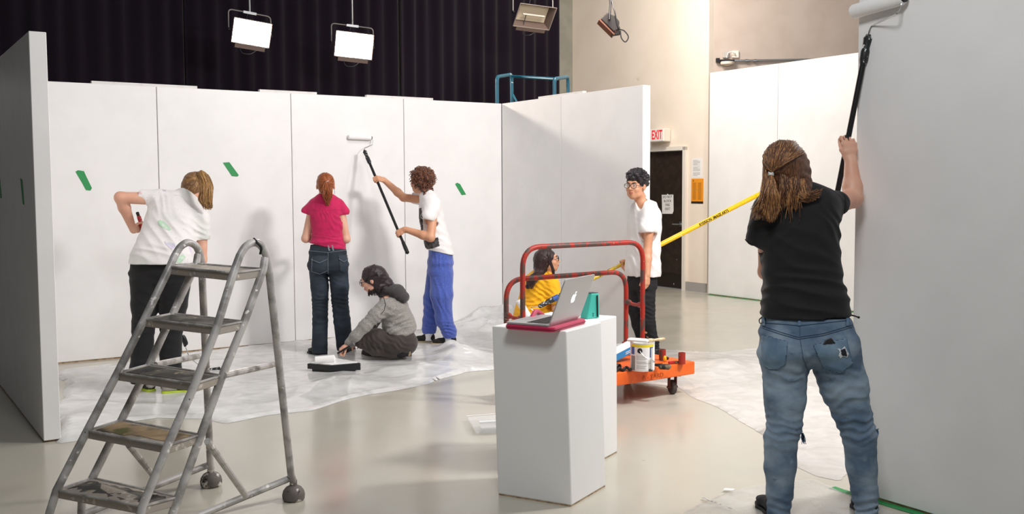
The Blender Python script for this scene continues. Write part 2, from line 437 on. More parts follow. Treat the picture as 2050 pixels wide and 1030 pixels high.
# ------------------------------------------------------------------ white partition panels
def flat(label, a, b, H, n, th=.09, name='partition_panel', group=None, cleats=(), seams=True):
    """panel standing on the floor from a to b (front face), n = normal of the front face"""
    a = np.array(a, float); b = np.array(b, float); d = nrm(b-a); L = np.linalg.norm(b-a)
    t = thing(name, label, 'partition panel', (a+b)/2-n*th/2, group)
    MB().box((a+b)/2-n*th/2+ZZ*(H/2+.008), (L-.006, th, H-.008), (d, n, ZZ), bev=.003).build('board', MT['panel'], t)
    MB().box((a+b)/2-n*th/2+ZZ*.006, (L-.05, th-.02, .014), (d, n, ZZ)).build('foot_batten', MT['ply'], t)
    for (s0, s1, h) in cleats:
        MB().box(a+d*(s0+s1)/2-n*(th/2+.01)+ZZ*(H+h/2-.02), (s1-s0, th*.5, h+.04), (d, n, ZZ)).build('top_batten', MT['panel_raw'], t)
    return t
WB = 2.44
C = V(-.1067, 11.2212, 0); NB = V(-DA[0], -DA[1], 0)   # inner corner; back wall normal towards the camera
def tB(px, H=WB):
    lo, hi = 0, 9
    for _ in range(50):
        m = (lo+hi)/2; q = C-DB*m; d = q+ZZ*H-CAM; x = 1025+FPX*np.dot(d, RT)/np.dot(d, FWD)
        if x > px: lo = m
        else: hi = m
    return lo
seams = [0, tB(808), tB(582), tB(313)]; seams.append(seams[-1]+1.25); seams.append(seams[-1]+1.3)
pos = ['white back partition panel at the inner corner, behind the man in blue pants', 'white back partition panel behind the raised roller and crouching woman',
       'white back partition panel behind the woman in the pink top', 'white back partition panel behind the bent woman, left green tape on it', 'white back partition panel hidden behind the left side panel']
for i in range(5):
    a = C-DB*seams[i+1]; b = C-DB*seams[i]; cl = []
    for (p0, p1) in ((870, 737), (637, 522), (397, 300), (300, 185)):
        c0, c1 = sorted((tB(p0, 2.46), tB(p1, 2.46))); lo = max(c0, seams[i]); hi = min(c1, seams[i+1])
        if hi-lo > .02: cl.append((seams[i+1]-hi, seams[i+1]-lo, .03))
    flat(pos[i], a, b, WB, NB, cleats=cl)
    if i:   # dark gap strip and hinge in the joint
        pass
# side wing
WL = 2.38; NW = NA
def wpt(px, H=WB):
    lo, hi = 0, 4
    for _ in range(50):
        m = (lo+hi)/2; q = C-DA*m+ZZ*H-CAM; x = 1025+FPX*np.dot(q, RT)/np.dot(q, FWD)
        if x < px: lo = m
        else: hi = m
    return lo
w1 = wpt(1123)
flat('grey-shaded wing panel joining the inner corner, behind the yellow shirt', C-DA*.0, C-DA*w1, WB, NW, cleats=[(w1-.45, w1, .03)])
flat('grey-shaded wing panel with free end, beside the young man in glasses', C-DA*w1, C-DA*WL, WB, NW, cleats=[(.0, .32, .03)])
# left thick flat
LF = G(88, 888); LF = V(LF[0], LF[1], 0)
LH = 2.44
LN = NA
for i, (lab, a, b) in enumerate((('dark-shaded left side panel, its pale end edge nearest the camera', 0, 1.25), ('dark-shaded left side panel behind the near one, cut by the photo edge', 1.25, 3.9))):
    flat(lab, LF+DA*a, LF+DA*b, LH, LN, th=.095)
# right tall flats in front of the alcove
RF = G(1417, 590); RF = V(RF[0], RF[1], 0); RH = 3.09
for i, (lab, a, b) in enumerate((('tall white panel beside the orange poster wall', 0, 1.235), ('tall white panel behind the head of the black-shirted woman', 1.235, 2.47), ('tall white panel partly hidden behind the grey right wall', 2.47, 3.7))):
    flat(lab, RF-DA*a, RF-DA*b, RH, NA, th=.09)
# big right wall being painted
BR = G(1700, 985); BR = V(BR[0], BR[1], 0)
flat('large light grey partition at the right being painted with the big roller', BR, BR-DA*2.44, 3.05, NA, th=.12, name='partition_wall')
flat('large grey partition nearest the camera at the right photo edge', BR-DA*2.44, BR-DA*3.6, 3.05, NA, th=.12, name='partition_wall')

# ------------------------------------------------------------------ green tape
def strip_on(plane_p, plane_n, pxpts):
    out = []
    for (x, y) in pxpts:
        d = ray(x, y); k = np.dot(plane_p-CAM, plane_n)/np.dot(d, plane_n); out.append(CAM+d*k+plane_n*.001)
    return out
for lab, pts in (('green tape strip left of the bent woman on the back wall', [(151, 344), (156, 341), (168, 343), (172, 352), (184, 377), (181, 382), (172, 381), (165, 368)]),
                 ('green tape strip right of the blonde ponytail on the back wall', [(446, 326), (459, 325), (478, 351), (475, 354), (464, 353)]),
                 ('green tape strip right of the curly-haired man on the back wall', [(911, 369), (915, 366), (921, 369), (933, 390), (924, 391)])):
    q = strip_on(C, NB, pts); o = MB().prism(q, NB*.0012).build('tape_strip', MT['tape']); tag(o, lab, 'tape')
for lab, pts in (('dark green tape strip on the shaded left panel', [(41, 357), (45, 360), (49, 411), (46, 408)]), ('dark green tape strip at the left photo edge', [(-3, 352), (0, 355), (4, 398), (1, 396)])):
    q = strip_on(LF, LN, pts); tag(MB().prism(q, LN*.0012).build('tape_strip', MT['tape']), lab, 'tape')
# floor tape along the right wall foot
def ribbon(p0, p1, w0, m, name, seed=0, th=.0015):
    rnd = random.Random(seed); d = nrm(p1-p0); n = V(d[1], -d[0], 0); L = np.linalg.norm(p1-p0); k = max(4, int(L/.06)); vs = []; fs = []
    for i in range(k+1):
        q = p0+d*L*i/k
        for sg in (-.5, .5): vs.append(q+n*(w0*sg+rnd.uniform(-.004, .004))+ZZ*(.001+rnd.uniform(0, .003)))
    for i in range(k): fs.append((2*i, 2*i+1, 2*i+3, 2*i+2))
    o = build(name, vs, fs, m); o.modifiers.new('t', 'SOLIDIFY').thickness = th; return o
tag(ribbon(BR+DA*.09+NA*.02, BR-DA*3.3+NA*.02, .05, MT['tape'], 'floor_tape', 3), 'green tape line along the foot of the right grey partition', 'tape')
tag(ribbon(RF+NA*.02, RF-DA*3.3+NA*.02, .04, MT['tape'], 'floor_tape', 4), 'thin green tape line along the foot of the tall white panels', 'tape')

# unseen black drapes at the left, added to darken the left side panels
LX = RC-DB*8.9
vs = []; fs = []; n = 420
for j in (0, 1):
    for i in range(n+1):
        p = LX+V(-.1+.03*math.sin(i*.72)+.02*math.sin(i*.21), -i*.025, 0); vs.append(p+ZZ*(.02+5.9*j))
fs = [(i, i+1, n+2+i, n+1+i) for i in range(n)]
tag(build('shade_drapes_left', vs, fs, MT['curtain'], smooth=True), kind='structure')

# ------------------------------------------------------------------ smooth solid modelling (signed distance volume -> one mesh)
class Vol:
    def __init__(s, h): s.h = h; s.ops = []; s.lo = np.full(3, 1e9); s.hi = np.full(3, -1e9)
    def _b(s, lo, hi, grow=True):
        lo = np.array(lo, float); hi = np.array(hi, float)
        if grow: s.lo = np.minimum(s.lo, lo); s.hi = np.maximum(s.hi, hi)
        return lo, hi
    def cone(s, a, b, ra, rb, k=.02, flat=None, sub=False):
        a = np.array(a, float); b = np.array(b, float); r = max(ra, rb)*(max(1, flat[1]) if flat else 1)
        lo, hi = s._b(np.minimum(a, b)-r, np.maximum(a, b)+r, not sub)
        def f(X, Y, Z):
            ab = b-a; L2 = max(float(ab@ab), 1e-9)
            t = np.clip(((X-a[0])*ab[0]+(Y-a[1])*ab[1]+(Z-a[2])*ab[2])/L2, 0, 1)
            ox = X-a[0]-t*ab[0]; oy = Y-a[1]-t*ab[1]; oz = Z-a[2]-t*ab[2]
            if flat:
                n, q = nrm(flat[0]), flat[1]; c = ox*n[0]+oy*n[1]+oz*n[2]; g = c*(1/q-1)
                ox = ox+g*n[0]; oy = oy+g*n[1]; oz = oz+g*n[2]
                return (np.sqrt(ox*ox+oy*oy+oz*oz)-(ra+(rb-ra)*t))*min(1, q)
            return np.sqrt(ox*ox+oy*oy+oz*oz)-(ra+(rb-ra)*t)
        s.ops.append(('sub' if sub else 'add', lo, hi, f, k)); return s
    def chain(s, pts, k=.02, flat=None):
        """pts = [(point, radius)]"""
        for (a, ra), (b, rb) in zip(pts, pts[1:]): s.cone(a, b, ra, rb, k, flat)
        return s
    def ell(s, c, r, ax=None, k=.02, sub=False):
        c = np.array(c, float); r = np.array(r, float); A = np.array(ax if ax is not None else np.eye(3), float); m = r.max()
        lo, hi = s._b(c-m, c+m, not sub)
        def f(X, Y, Z):
            ox, oy, oz = X-c[0], Y-c[1], Z-c[2]
            u = [(ox*A[i][0]+oy*A[i][1]+oz*A[i][2]) for i in range(3)]
            k0 = np.sqrt(sum((u[i]/r[i])**2 for i in range(3)))+1e-6; k1 = np.sqrt(sum((u[i]/r[i]**2)**2 for i in range(3)))+1e-6
            return k0*(k0-1)/k1
        s.ops.append(('sub' if sub else 'add', lo, hi, f, k)); return s
    def slab(s, st, side, k=.03, p=2.3, cap=None):
        """st = [(centre, half width, half depth)]; side = lateral direction (or a list)"""
        for i in range(len(st)-1):
            (a, wa, da), (b, wb, db) = st[i], st[i+1]
            a = np.array(a, float); b = np.array(b, float); m = max(wa, da, wb, db)
            lo, hi = s._b(np.minimum(a, b)-m, np.maximum(a, b)+m)
            s0 = side[i] if isinstance(side, list) else side; s1 = side[i+1] if isinstance(side, list) else side
            def f(X, Y, Z, a=a, b=b, wa=wa, wb=wb, da=da, db=db, s0=s0, s1=s1):
                ab = b-a; L = np.linalg.norm(ab); ax = ab/L; sv = nrm(s0+s1); sv = nrm(sv-ax*np.dot(sv, ax)); fv = np.cross(ax, sv)
                qx, qy, qz = X-a[0], Y-a[1], Z-a[2]
                al = qx*ax[0]+qy*ax[1]+qz*ax[2]; t = np.clip(al/L, 0, 1); e = al-t*L
                u = qx*sv[0]+qy*sv[1]+qz*sv[2]; v = qx*fv[0]+qy*fv[1]+qz*fv[2]
                rw = wa+(wb-wa)*t; rd = da+(db-da)*t; rc = cap if cap else np.minimum(rw, rd)
                off = np.sqrt(u*u+v*v+e*e)+1e-6
                k0 = (np.abs(u/rw)**p+np.abs(v/rd)**p+np.abs(e/rc)**p)**(1/p)+1e-6
                return off*(1-1/k0)*np.where(k0 < 1, 1, .9)
            s.ops.append(('add', lo, hi, f, k))
        return s
    def cut(s, c, n, R=9., k=0.):
        """remove what lies beyond the plane (side n points to), within radius R of c"""
        c = np.array(c, float); n = nrm(n)
        def f(X, Y, Z):
            d = (X-c[0])*n[0]+(Y-c[1])*n[1]+(Z-c[2])*n[2]
            if R < 8:
                rr = np.sqrt((X-c[0])**2+(Y-c[1])**2+(Z-c[2])**2)-R; return np.minimum(d, -rr)
            return d
        s.ops.append(('cut', c-R, c+R, f, k)); return s
    def folds(s, c, d, lam, R, amp, seed=0, warp=1.):
        """local cloth folds: ridges across direction d around c"""
        c = np.array(c, float); d = nrm(d); rs = np.random.RandomState(seed); w = [rs.uniform(-1, 1, 3)*2*math.pi/(lam*5) for _ in range(2)]; ph = rs.uniform(0, 6, 3)
        R3 = np.array([R]*3 if np.isscalar(R) else R, float)
        def f(X, Y, Z):
            x, y, z = X-c[0], Y-c[1], Z-c[2]
            a = (x*d[0]+y*d[1]+z*d[2])*2*math.pi/lam
            a = a+warp*1.6*np.sin(x*w[0][0]+y*w[0][1]+z*w[0][2]+ph[0])+warp*1.2*np.sin(x*w[1][0]*1.7+y*w[1][1]*1.7+z*w[1][2]*1.7+ph[1])
            g = np.exp(-((x/R3[0])**2+(y/R3[1])**2+(z/R3[2])**2))
            return amp*g*(1-np.abs(np.sin(a/2)))*2-amp*g
        s.ops.append(('disp', c-2*R3, c+2*R3, f, 0)); return s
    def rough(s, amp, lam, seed=0):
        rs = np.random.RandomState(seed); W = rs.normal(0, 1, (5, 3)); W = W/np.linalg.norm(W, axis=1)[:, None]*2*math.pi/lam*rs.uniform(.6, 1.5, (5, 1)); ph = rs.uniform(0, 6.28, 5)
        def f(X, Y, Z):
            q = 0
            for i in range(5): q = q+np.sin(X*W[i][0]+Y*W[i][1]+Z*W[i][2]+ph[i]+.8*np.sin(X*W[i-1][1]*.5+Z*W[i-1][2]*.6))
            return amp*q/3
        s.ops.append(('disp', np.full(3, -99.), np.full(3, 99.), f, 0)); return s
    def mesh(s):
        h = s.h; lo = s.lo-4*h; n = np.ceil((s.hi+4*h-lo)/h).astype(int)+1
        F = np.full(tuple(n), 1., np.float32); ax = [(lo[i]+h*np.arange(n[i])).astype(np.float32) for i in range(3)]
        for (mode, a, b, f, k) in s.ops:
            pad = k+3*h
            i0 = np.maximum(0, np.floor((a-pad-lo)/h).astype(int)); i1 = np.minimum(n, np.ceil((b+pad-lo)/h).astype(int)+1)
            if (i1 <= i0).any(): continue
            sl = tuple(slice(i0[i], i1[i]) for i in range(3))
            X = ax[0][sl[0]][:, None, None]; Y = ax[1][sl[1]][None, :, None]; Z = ax[2][sl[2]][None, None, :]
            if mode == 'disp':
                A = F[sl]; m = np.abs(A) < .06; I = np.nonzero(m)
                xs = ax[0][sl[0]][I[0]]; ys = ax[1][sl[1]][I[1]]; zs = ax[2][sl[2]][I[2]]
                A[I] = A[I]-f(xs, ys, zs); continue
            D = f(X, Y, Z).astype(np.float32); A = F[sl]
            if mode == 'add':
                if k > 0: q = np.maximum(k-np.abs(A-D), 0)/k; F[sl] = np.minimum(A, D)-q*q*k*.25
                else: F[sl] = np.minimum(A, D)
            else:
                B = -D if mode == 'sub' else D
                if k > 0: q = np.maximum(k-np.abs(A-B), 0)/k; F[sl] = np.maximum(A, B)+q*q*k*.25
                else: F[sl] = np.maximum(A, B)
        return nets(F, lo, h)

def nets(F, lo, h):
    S = F < 0; n = F.shape
    c = np.zeros((n[0]-1, n[1]-1, n[2]-1), np.int8)
    for i in (0, 1):
        for j in (0, 1):
            for k in (0, 1): c += S[i:n[0]-1+i, j:n[1]-1+j, k:n[2]-1+k]
    I = np.argwhere((c > 0) & (c < 8)); ids = np.full(c.shape, -1, np.int32); ids[I[:, 0], I[:, 1], I[:, 2]] = np.arange(len(I))
    cs = [(i, j, k) for i in (0, 1) for j in (0, 1) for k in (0, 1)]
    val = {q: F[I[:, 0]+q[0], I[:, 1]+q[1], I[:, 2]+q[2]] for q in cs}
    acc = np.zeros((len(I), 3)); cnt = np.zeros(len(I))
    for q in cs:
        for a in range(3):
            if q[a]: continue
            r = list(q); r[a] = 1; r = tuple(r); va, vb = val[q], val[r]; m = (va < 0) != (vb < 0)
            t = va[m]/(va[m]-vb[m]); p = np.tile(np.array(q, float), (m.sum(), 1)); p[:, a] += t; acc[m] += p; cnt[m] += 1
    v = lo+h*(I+acc/cnt[:, None])
    quads = []
    for a in range(3):
        b, d = (a+1) % 3, (a+2) % 3
        A = [slice(None)]*3; B = [slice(None)]*3; A[a] = slice(0, n[a]-1); B[a] = slice(1, n[a])
        for q in (b, d): A[q] = slice(1, n[q]-1); B[q] = slice(1, n[q]-1)
        sa, sb = S[tuple(A)], S[tuple(B)]; E = np.argwhere(sa != sb); off = np.zeros(3, int); off[b] = 1; off[d] = 1; E = E+off
        fl = S[E[:, 0], E[:, 1], E[:, 2]]
        def g(db, dd): e = E.copy(); e[:, b] -= db; e[:, d] -= dd; return ids[e[:, 0], e[:, 1], e[:, 2]]
        Q = np.stack([g(1, 1), g(0, 1), g(0, 0), g(1, 0)], 1)
        Q[~fl] = Q[~fl][:, ::-1]; quads.append(Q)
    f = np.concatenate(quads); f = f[(f >= 0).all(1)]
    # one light smoothing pass
    for _ in range(2):
        sm = np.zeros_like(v); ct = np.zeros(len(v))
        for i in range(4):
            for j in (1, 3):
                np.add.at(sm, f[:, i], v[f[:, (i+j) % 4]]); np.add.at(ct, f[:, i], 1)
        v = v*.5+.5*sm/np.maximum(ct, 1)[:, None]
    return v, f

def vbuild(name, vol, m, parent):
    v, f = vol.mesh(); return build(name, v, f, m, parent, smooth=True)
def bvh_of(o):
    me = o.data; o0 = ORG[o.name]; return BVHTree.FromPolygons([tuple(np.array(v.co)+o0) for v in me.vertices], [tuple(p.vertices) for p in me.polygons])
def cast(bv, px, py, off=.0015, org=None):
    """point where the view ray through a pixel meets the surface, lifted by off"""
    d = Vector(nrm(ray(px, py))); h = bv.ray_cast(Vector(CAM), d)
    if h[0] is None: return None
    n = h[1] if h[1].dot(d) < 0 else -h[1]
    return np.array(h[0]+n*off)
def patch(name, bv, poly, m, parent, off=.002, step=2.5, thick=.0015):
    """thin cloth patch following a garment: poly in photo pixels"""
    xs = [p[0] for p in poly]; ys = [p[1] for p in poly]
    def inside(x, y):
        c = False; j = len(poly)-1
        for i in range(len(poly)):
            if (poly[i][1] > y) != (poly[j][1] > y) and x < (poly[j][0]-poly[i][0])*(y-poly[i][1])/(poly[j][1]-poly[i][1])+poly[i][0]: c = not c
            j = i
        return c
    nx = int((max(xs)-min(xs))/step)+1; ny = int((max(ys)-min(ys))/step)+1; ids = {}; vs = []; fs = []
    for i in range(nx+1):
        for j in range(ny+1):
            x = min(xs)+i*step; y = min(ys)+j*step
            q = cast(bv, x, y, off)
            if q is not None: ids[(i, j)] = len(vs); vs.append(q)
    for i in range(nx):
        for j in range(ny):
            if inside(min(xs)+(i+.5)*step, min(ys)+(j+.5)*step) and all(k in ids for k in ((i, j), (i+1, j), (i+1, j+1), (i, j+1))):
                q = [ids[(i, j)], ids[(i, j+1)], ids[(i+1, j+1)], ids[(i+1, j)]]
                if max(np.linalg.norm(vs[q[0]]-vs[q[2]]), np.linalg.norm(vs[q[1]]-vs[q[3]])) < .08: fs.append(tuple(q))
    if not fs: return None
    used = sorted(set(i for f in fs for i in f)); mp = {u: k for k, u in enumerate(used)}
    o = build(name, [vs[u] for u in used], [tuple(mp[i] for i in f) for f in fs], m, parent, smooth=True)
    md = o.modifiers.new('cloth', 'SOLIDIFY'); md.thickness = thick; md.offset = 0
    return o
def seam(mb, bv, pts, r=.0015, off=.001, step=3):
    line = []
    for a, b in zip(pts, pts[1:]):
        L = max(1, int(math.hypot(b[0]-a[0], b[1]-a[1])/step))
        for k in range(L): line.append((a[0]+(b[0]-a[0])*k/L, a[1]+(b[1]-a[1])*k/L))
    line.append(pts[-1]); q = [cast(bv, x, y, off) for x, y in line]; q = [p for p in q if p is not None]
    seg = [q[0]]
    for p in q[1:]:
        if np.linalg.norm(p-seg[-1]) > .1:
            if len(seg) > 1: mb.tube(seg, r, 6)
            seg = []
        seg.append(p)
    if len(seg) > 1: mb.tube(seg, r, 6)

# ------------------------------------------------------------------ human anatomy
class Head:
    def __init__(s, c, f, u=(0, 0, 1), sc=1.):
        s.c = np.array(c, float); s.f = nrm(f); s.u = nrm(np.array(u, float)-s.f*np.dot(u, s.f)); s.r = np.cross(s.f, s.u); s.s = sc
        s.ax = [s.r, s.f, s.u]
    def p(s, x, y, z): return s.c+s.s*(s.r*x+s.f*y+s.u*z)
def head(B, H, neck, nr=.055):
    s = H.s; e = lambda c, r, k=.02, sub=False, ax=None: B.ell(H.p(*c), np.array(r)*s, ax or H.ax, k*s, sub)
    e((0, -.015, .035), (.074, .093, .084))
    e((0, .03, -.02), (.060, .060, .082), .03)
    e((0, .052, -.078), (.034, .034, .030), .03)
    for i in (-1, 1):
        e((i*.036, .062, -.022), (.026, .026, .024), .02)       # cheek
        e((i*.045, .022, -.066), (.018, .036, .022), .025)      # jaw
    e((0, .080, .036), (.048, .018, .016), .02)                 # brow
    for i in (-1, 1): e((i*.031, .100, .014), (.018, .014, .011), .012, True)
    B.cone(H.p(0, .090, .018), H.p(0, .110, -.018), .0075*s, .0115*s, .010*s)
    for i in (-1, 1): e((i*.011, .099, -.022), (.008, .010, .007), .006)
    e((0, .085, -.050), (.024, .018, .018), .015)
    B.cone(H.p(-.022, .094, -.0525), H.p(.022, .094, -.0525), .0028*s, .0028*s, .004*s, sub=True)
    for i in (-1, 1):
        a = [nrm(H.r*i+H.f*.25), nrm(H.f-H.r*i*.25), H.u]; B.ell(H.p(i*.079, -.008, -.002), np.array((.008, .019, .031))*s, a, .008*s)
    B.cone(H.p(0, -.03, -.045), neck, nr*s, nr*s*1.08, .03)
def face(H, root, skin_lip, iris='#2a1c14', brows=True, browcol=None, glasses=None, mouth_open=0.):
    s = H.s; mb = MB(); ir = MB()
    for i in (-1, 1):
        mb.ball(H.p(i*.031, .0815, .013), .0118*s, 14); ir.ball(H.p(i*.031, .0905, .013), (.0062*s, .0035*s, .0062*s), 10, H.ax)
    eo = mb.build('eyes', MAT('eye_white', '#e9e2dc', .25), root, smooth=True); ir.build('irises', MAT('iris'+iris, iris, .2), eo, smooth=True)
    mb = MB()   # lids
    for i in (-1, 1):
        mb.tube([H.p(i*.031+x*.017, .0905-abs(x)*.006, .019-x*x*.006) for x in (-1, -.5, 0, .5, 1)], .0028*s, 6)
    mb.build('eyelids', skin_lip[0], root, smooth=True)
    mb = MB()
    mb.tube([H.p(x*.022, .1005-abs(x)**2*.012, -.0475+(.0015 if abs(x) > .2 else 0)-abs(x)**2*.003) for x in (-1, -.6, -.2, .2, .6, 1)], [.0015*s, .0034*s, .004*s, .004*s, .0034*s, .0015*s], 8)
    mb.tube([H.p(x*.020, .1005-abs(x)**2*.012, -.0565-mouth_open+abs(x)**2*.002) for x in (-1, -.6, 0, .6, 1)], [.0015*s, .004*s, .005*s, .004*s, .0015*s], 8)
    mb.build('lips', skin_lip[1], root, smooth=True)
    if browcol is not None:
        mb = MB()
        for i in (-1, 1): mb.tube([H.p(i*(.014+.036*t), .0995-.016*t*t, .033+.006*math.sin(t*2.4)) for t in (0, .25, .5, .75, 1)], [.0025*s, .0036*s, .0036*s, .003*s, .0012*s], 6)
        mb.build('eyebrows', browcol, root, smooth=True)
    if glasses:
        g = MB(); r = .0235*s
        for i in (-1, 1):
            c = H.p(i*.032, .108, .010); g.tube([c+H.r*r*1.1*math.cos(a)+H.u*r*.9*math.sin(a) for a in np.linspace(0, 2*math.pi, 20)[:-1]], .0022*s, 6, closed=True)
            g.tube([H.p(i*.058, .106, .014), H.p(i*.074, .08, .014), H.p(i*.080, 0, .010)], .0022*s, 6)
        g.tube([H.p(-.009, .109, .013), H.p(0, .112, .016), H.p(.009, .109, .013)], .0022*s, 6)
        go = g.build('glasses', glasses, root, smooth=True)
        l = MB()
        for i in (-1, 1): l.lathe(H.p(i*.032, .1075, .010), H.f, [(0, 0), (.0235*s, .0002), (.0235*s, .001), (0, .0012)], 20)
        l.build('lenses', MT['lens'], go)

def hand(B, w, d, n, tn, curls, sc=1., thumb=(.45, .75, .35), thumb2=None, spread=.0):
    """w wrist, d to the knuckles, n palm normal, tn towards the thumb"""
    d = nrm(d); n = nrm(n-d*np.dot(n, d)); t = nrm(np.cross(d, n)); t = t if np.dot(t, tn) > 0 else -t; s = sc
    B.slab([(w+d*.008*s, .024*s, .017*s), (w+d*.045*s, .036*s, .015*s), (w+d*.082*s, .039*s, .012*s)], t, k=.014, p=2.3, cap=.012)
    B.ell(w+d*.034*s+t*.024*s+n*.008*s, (.014*s, .026*s, .012*s), [t, d, n], .012)
    for i, (o, ln) in enumerate(((.030, .93), (.010, 1.02), (-.010, .95), (-.029, .76))):
        cu = curls[i] if isinstance(curls[0], (list, tuple)) else curls
        p = w+d*(.086 if i < 3 else .080)*s+t*o*s; th = 0; dd = nrm(d+t*(o*spread*10)); r = .0088*s*(1 if i < 3 else .88)
        for j, L in enumerate((.043, .026, .020)):
            th += math.radians(cu[j]); q = p+(dd*math.cos(th)+n*math.sin(th))*L*ln*s; B.cone(p, q, r*(1-.07*j), r*(.93-.07*j), .004); p = q
    a, b, c = thumb; t1 = nrm(d*a+t*b+n*c); p0 = w+d*.022*s+t*.022*s+n*.004*s; p1 = p0+t1*.040*s
    a, b, c = thumb2 or (a+.4, b*.3, c+.3); t2 = nrm(d*a+t*b+n*c); p2 = p1+t2*.030*s; p3 = p2+nrm(t2+d*.1)*.022*s
    B.chain([(p0, .013*s), (p1, .0105*s), (p2, .0098*s), (p3, .0082*s)], .006)
def grip(B, pole, axis, d, tn, n, r, sc=1.):
    """close a hand round a pole: returns the wrist"""
    axis = nrm(axis); d = nrm(d-axis*np.dot(d, axis)); n = nrm(np.cross(axis, d))*(1 if np.dot(np.cross(axis, d), n) > 0 else -1)
    w = pole-d*.074*sc-n*(r+.013)
    hand(B, w, d, n, tn, (62, 78, 52), sc, thumb=(.55, .45, .65), thumb2=(.35, -.1, .95)); return w
MC = {}
def MAT(name, *a, **k):
    if name not in MC: MC[name] = mat(name, *a, **k)
    return MC[name]
MT['lens'] = mat('lens_glass', '#ffffff', .02, alpha=.05)
def skin(name, c, c2): return MAT(name, c, .5, col2=c2, scale=9, lo=.4, hi=.65, bump=.15, bscale=160, bdist=.001)
def arm(B, sh, el, wr, ru=.046, re=.036, rw=.026):
    sh, el, wr = map(np.array, (sh, el, wr)); B.cone(sh, el, ru, re*1.0, .02); m = el+(wr-el)*.3
    B.cone(el, m, re, re*1.02, .02); B.cone(m, wr, re*1.02, rw, .02)
def leg(B, hp, kn, an, rh=.07, rk=.045, ra=.035):
    rh *= .68; rk *= .72; ra *= .72; B.cone(hp, kn, rh, rk, .03); B.cone(kn, kn+(an-kn)*.35, rk, rk*1.05, .02); B.cone(kn+(an-kn)*.35, an, rk*1.05, ra, .02)

def shoe(root, heel, toe, m, sole_m, laces=None, L=None, hgt=.075, w=.046, up=ZZ, name='shoe', sole_h=.022):
    """heel, toe: ground points"""
    heel = np.array(heel, float); toe = np.array(toe, float); d = nrm(toe-heel); ln = np.linalg.norm(toe-heel); up = nrm(up-d*np.dot(up, d)); sd = np.cross(d, up)
    B = Vol(.004); q = lambda a, z: heel+d*ln*a+up*z
    B.slab([(q(.12, sole_h+.03), w*.72, .035), (q(.35, sole_h+.028), w*.72, .032), (q(.68, sole_h+.018), w*.95, .022), (q(.88, sole_h+.014), w*.75, .018)], sd, k=.02, p=2.4)
    B.cone(q(.16, sole_h+.03), q(.20, sole_h+hgt-.012), w*.75, w*.78, .03)
    B.cut(q(.2, sole_h+hgt), up, .2); B.cut(q(.5, sole_h-.001), -up, .3)
    o = vbuild(name, B, m, root)
    S = Vol(.004); S.slab([(q(.1, sole_h/2), w*.82, .03), (q(.4, sole_h/2), w*.8, .03), (q(.70, sole_h/2), w*1.05, .03), (q(.9, sole_h/2+.002), w*.78, .03)], np.cross(up, np.cross(sd, up)), k=.02)
    S.cut(q(.5, sole_h), up, .3); S.cut(q(.5, .001), -up, .3); vbuild('sole', S, sole_m, o)
    if laces is not None:
        mb = MB()
        for k in range(4):
            a = .38+.08*k; z = sole_h+.062-.010*k; mb.tube([q(a, z-.010)+sd*w*.55, q(a+.02, z+.004), q(a+.04, z-.010)-sd*w*.55], .0028, 6)
            mb.tube([q(a+.04, z-.010)+sd*w*.55, q(a+.02, z+.004), q(a, z-.010)-sd*w*.55], .0028, 6)
        for sg in (-1, 1): mb.tube([q(.36, sole_h+.064), q(.33, sole_h+.085)+sd*sg*.025, q(.36, sole_h+.06)+sd*sg*.04], .0025, 6)
        mb.build('laces', laces, o, smooth=True)
    return o

def strands(mb, paths, r0, r1, n=5, rnd=random):
    for p in paths:
        m = len(p); mb.tube(p, [r0*(1-i/(m-1))**.6+r1 for i in range(m)], n, caps=True)
def rand_in(rnd): 
    while True:
        v = V(rnd.uniform(-1, 1), rnd.uniform(-1, 1), rnd.uniform(-1, 1))
        if v@v < 1: return v
def tail(start, mid, end, w0, w1, w2, n, seed, rtube=.004, flatdir=None, jit=.01):
    """bundle of strands from start through mid to end; widths are bundle radii"""
    rnd = random.Random(seed); out = []
    for i in range(n):
        o = rand_in(rnd); 
        if flatdir is not None: o = o - flatdir*np.dot(o, flatdir)*.5
        e = rnd.uniform(-.12, .12); a = start+o*w0; b = start*.5+mid*.5+o*(w0+w1)*.6+rand_in(rnd)*jit*.5; c = mid+o*w1+rand_in(rnd)*jit; d = mid*.4+end*.6+o*w2*1.0+rand_in(rnd)*jit
        f = end+(end-mid)*e+o*w2*.8+rand_in(rnd)*jit; out.append(spline([a, b, c, d, f], 4))
    return out

# ------------------------------------------------------------------ people
SK = skin('fair_skin', '#e3b197', '#dda38a'); SKT = skin('tan_skin', '#d9a07e', '#cf9471'); LIP = MAT('lips', '#b9675c', .4)
HB = lambda nm, c, c2, st: MAT(nm, c, .38, spec=.4, col2=c2, scale=60, lo=.4, hi=.6, stretch=st, bump=.5, bscale=160, bdist=.003, bstretch=st, sheen=.1)
def ST(x, y, hw, Y, dr=.6):
    s = Y/FPX; return (P(x, y, Y), hw*s, hw*s*dr)
MT['teeW'] = MAT('white_jersey', '#edeae8', .85, sheen=.2, bump=.25, bscale=60, bdist=.004)

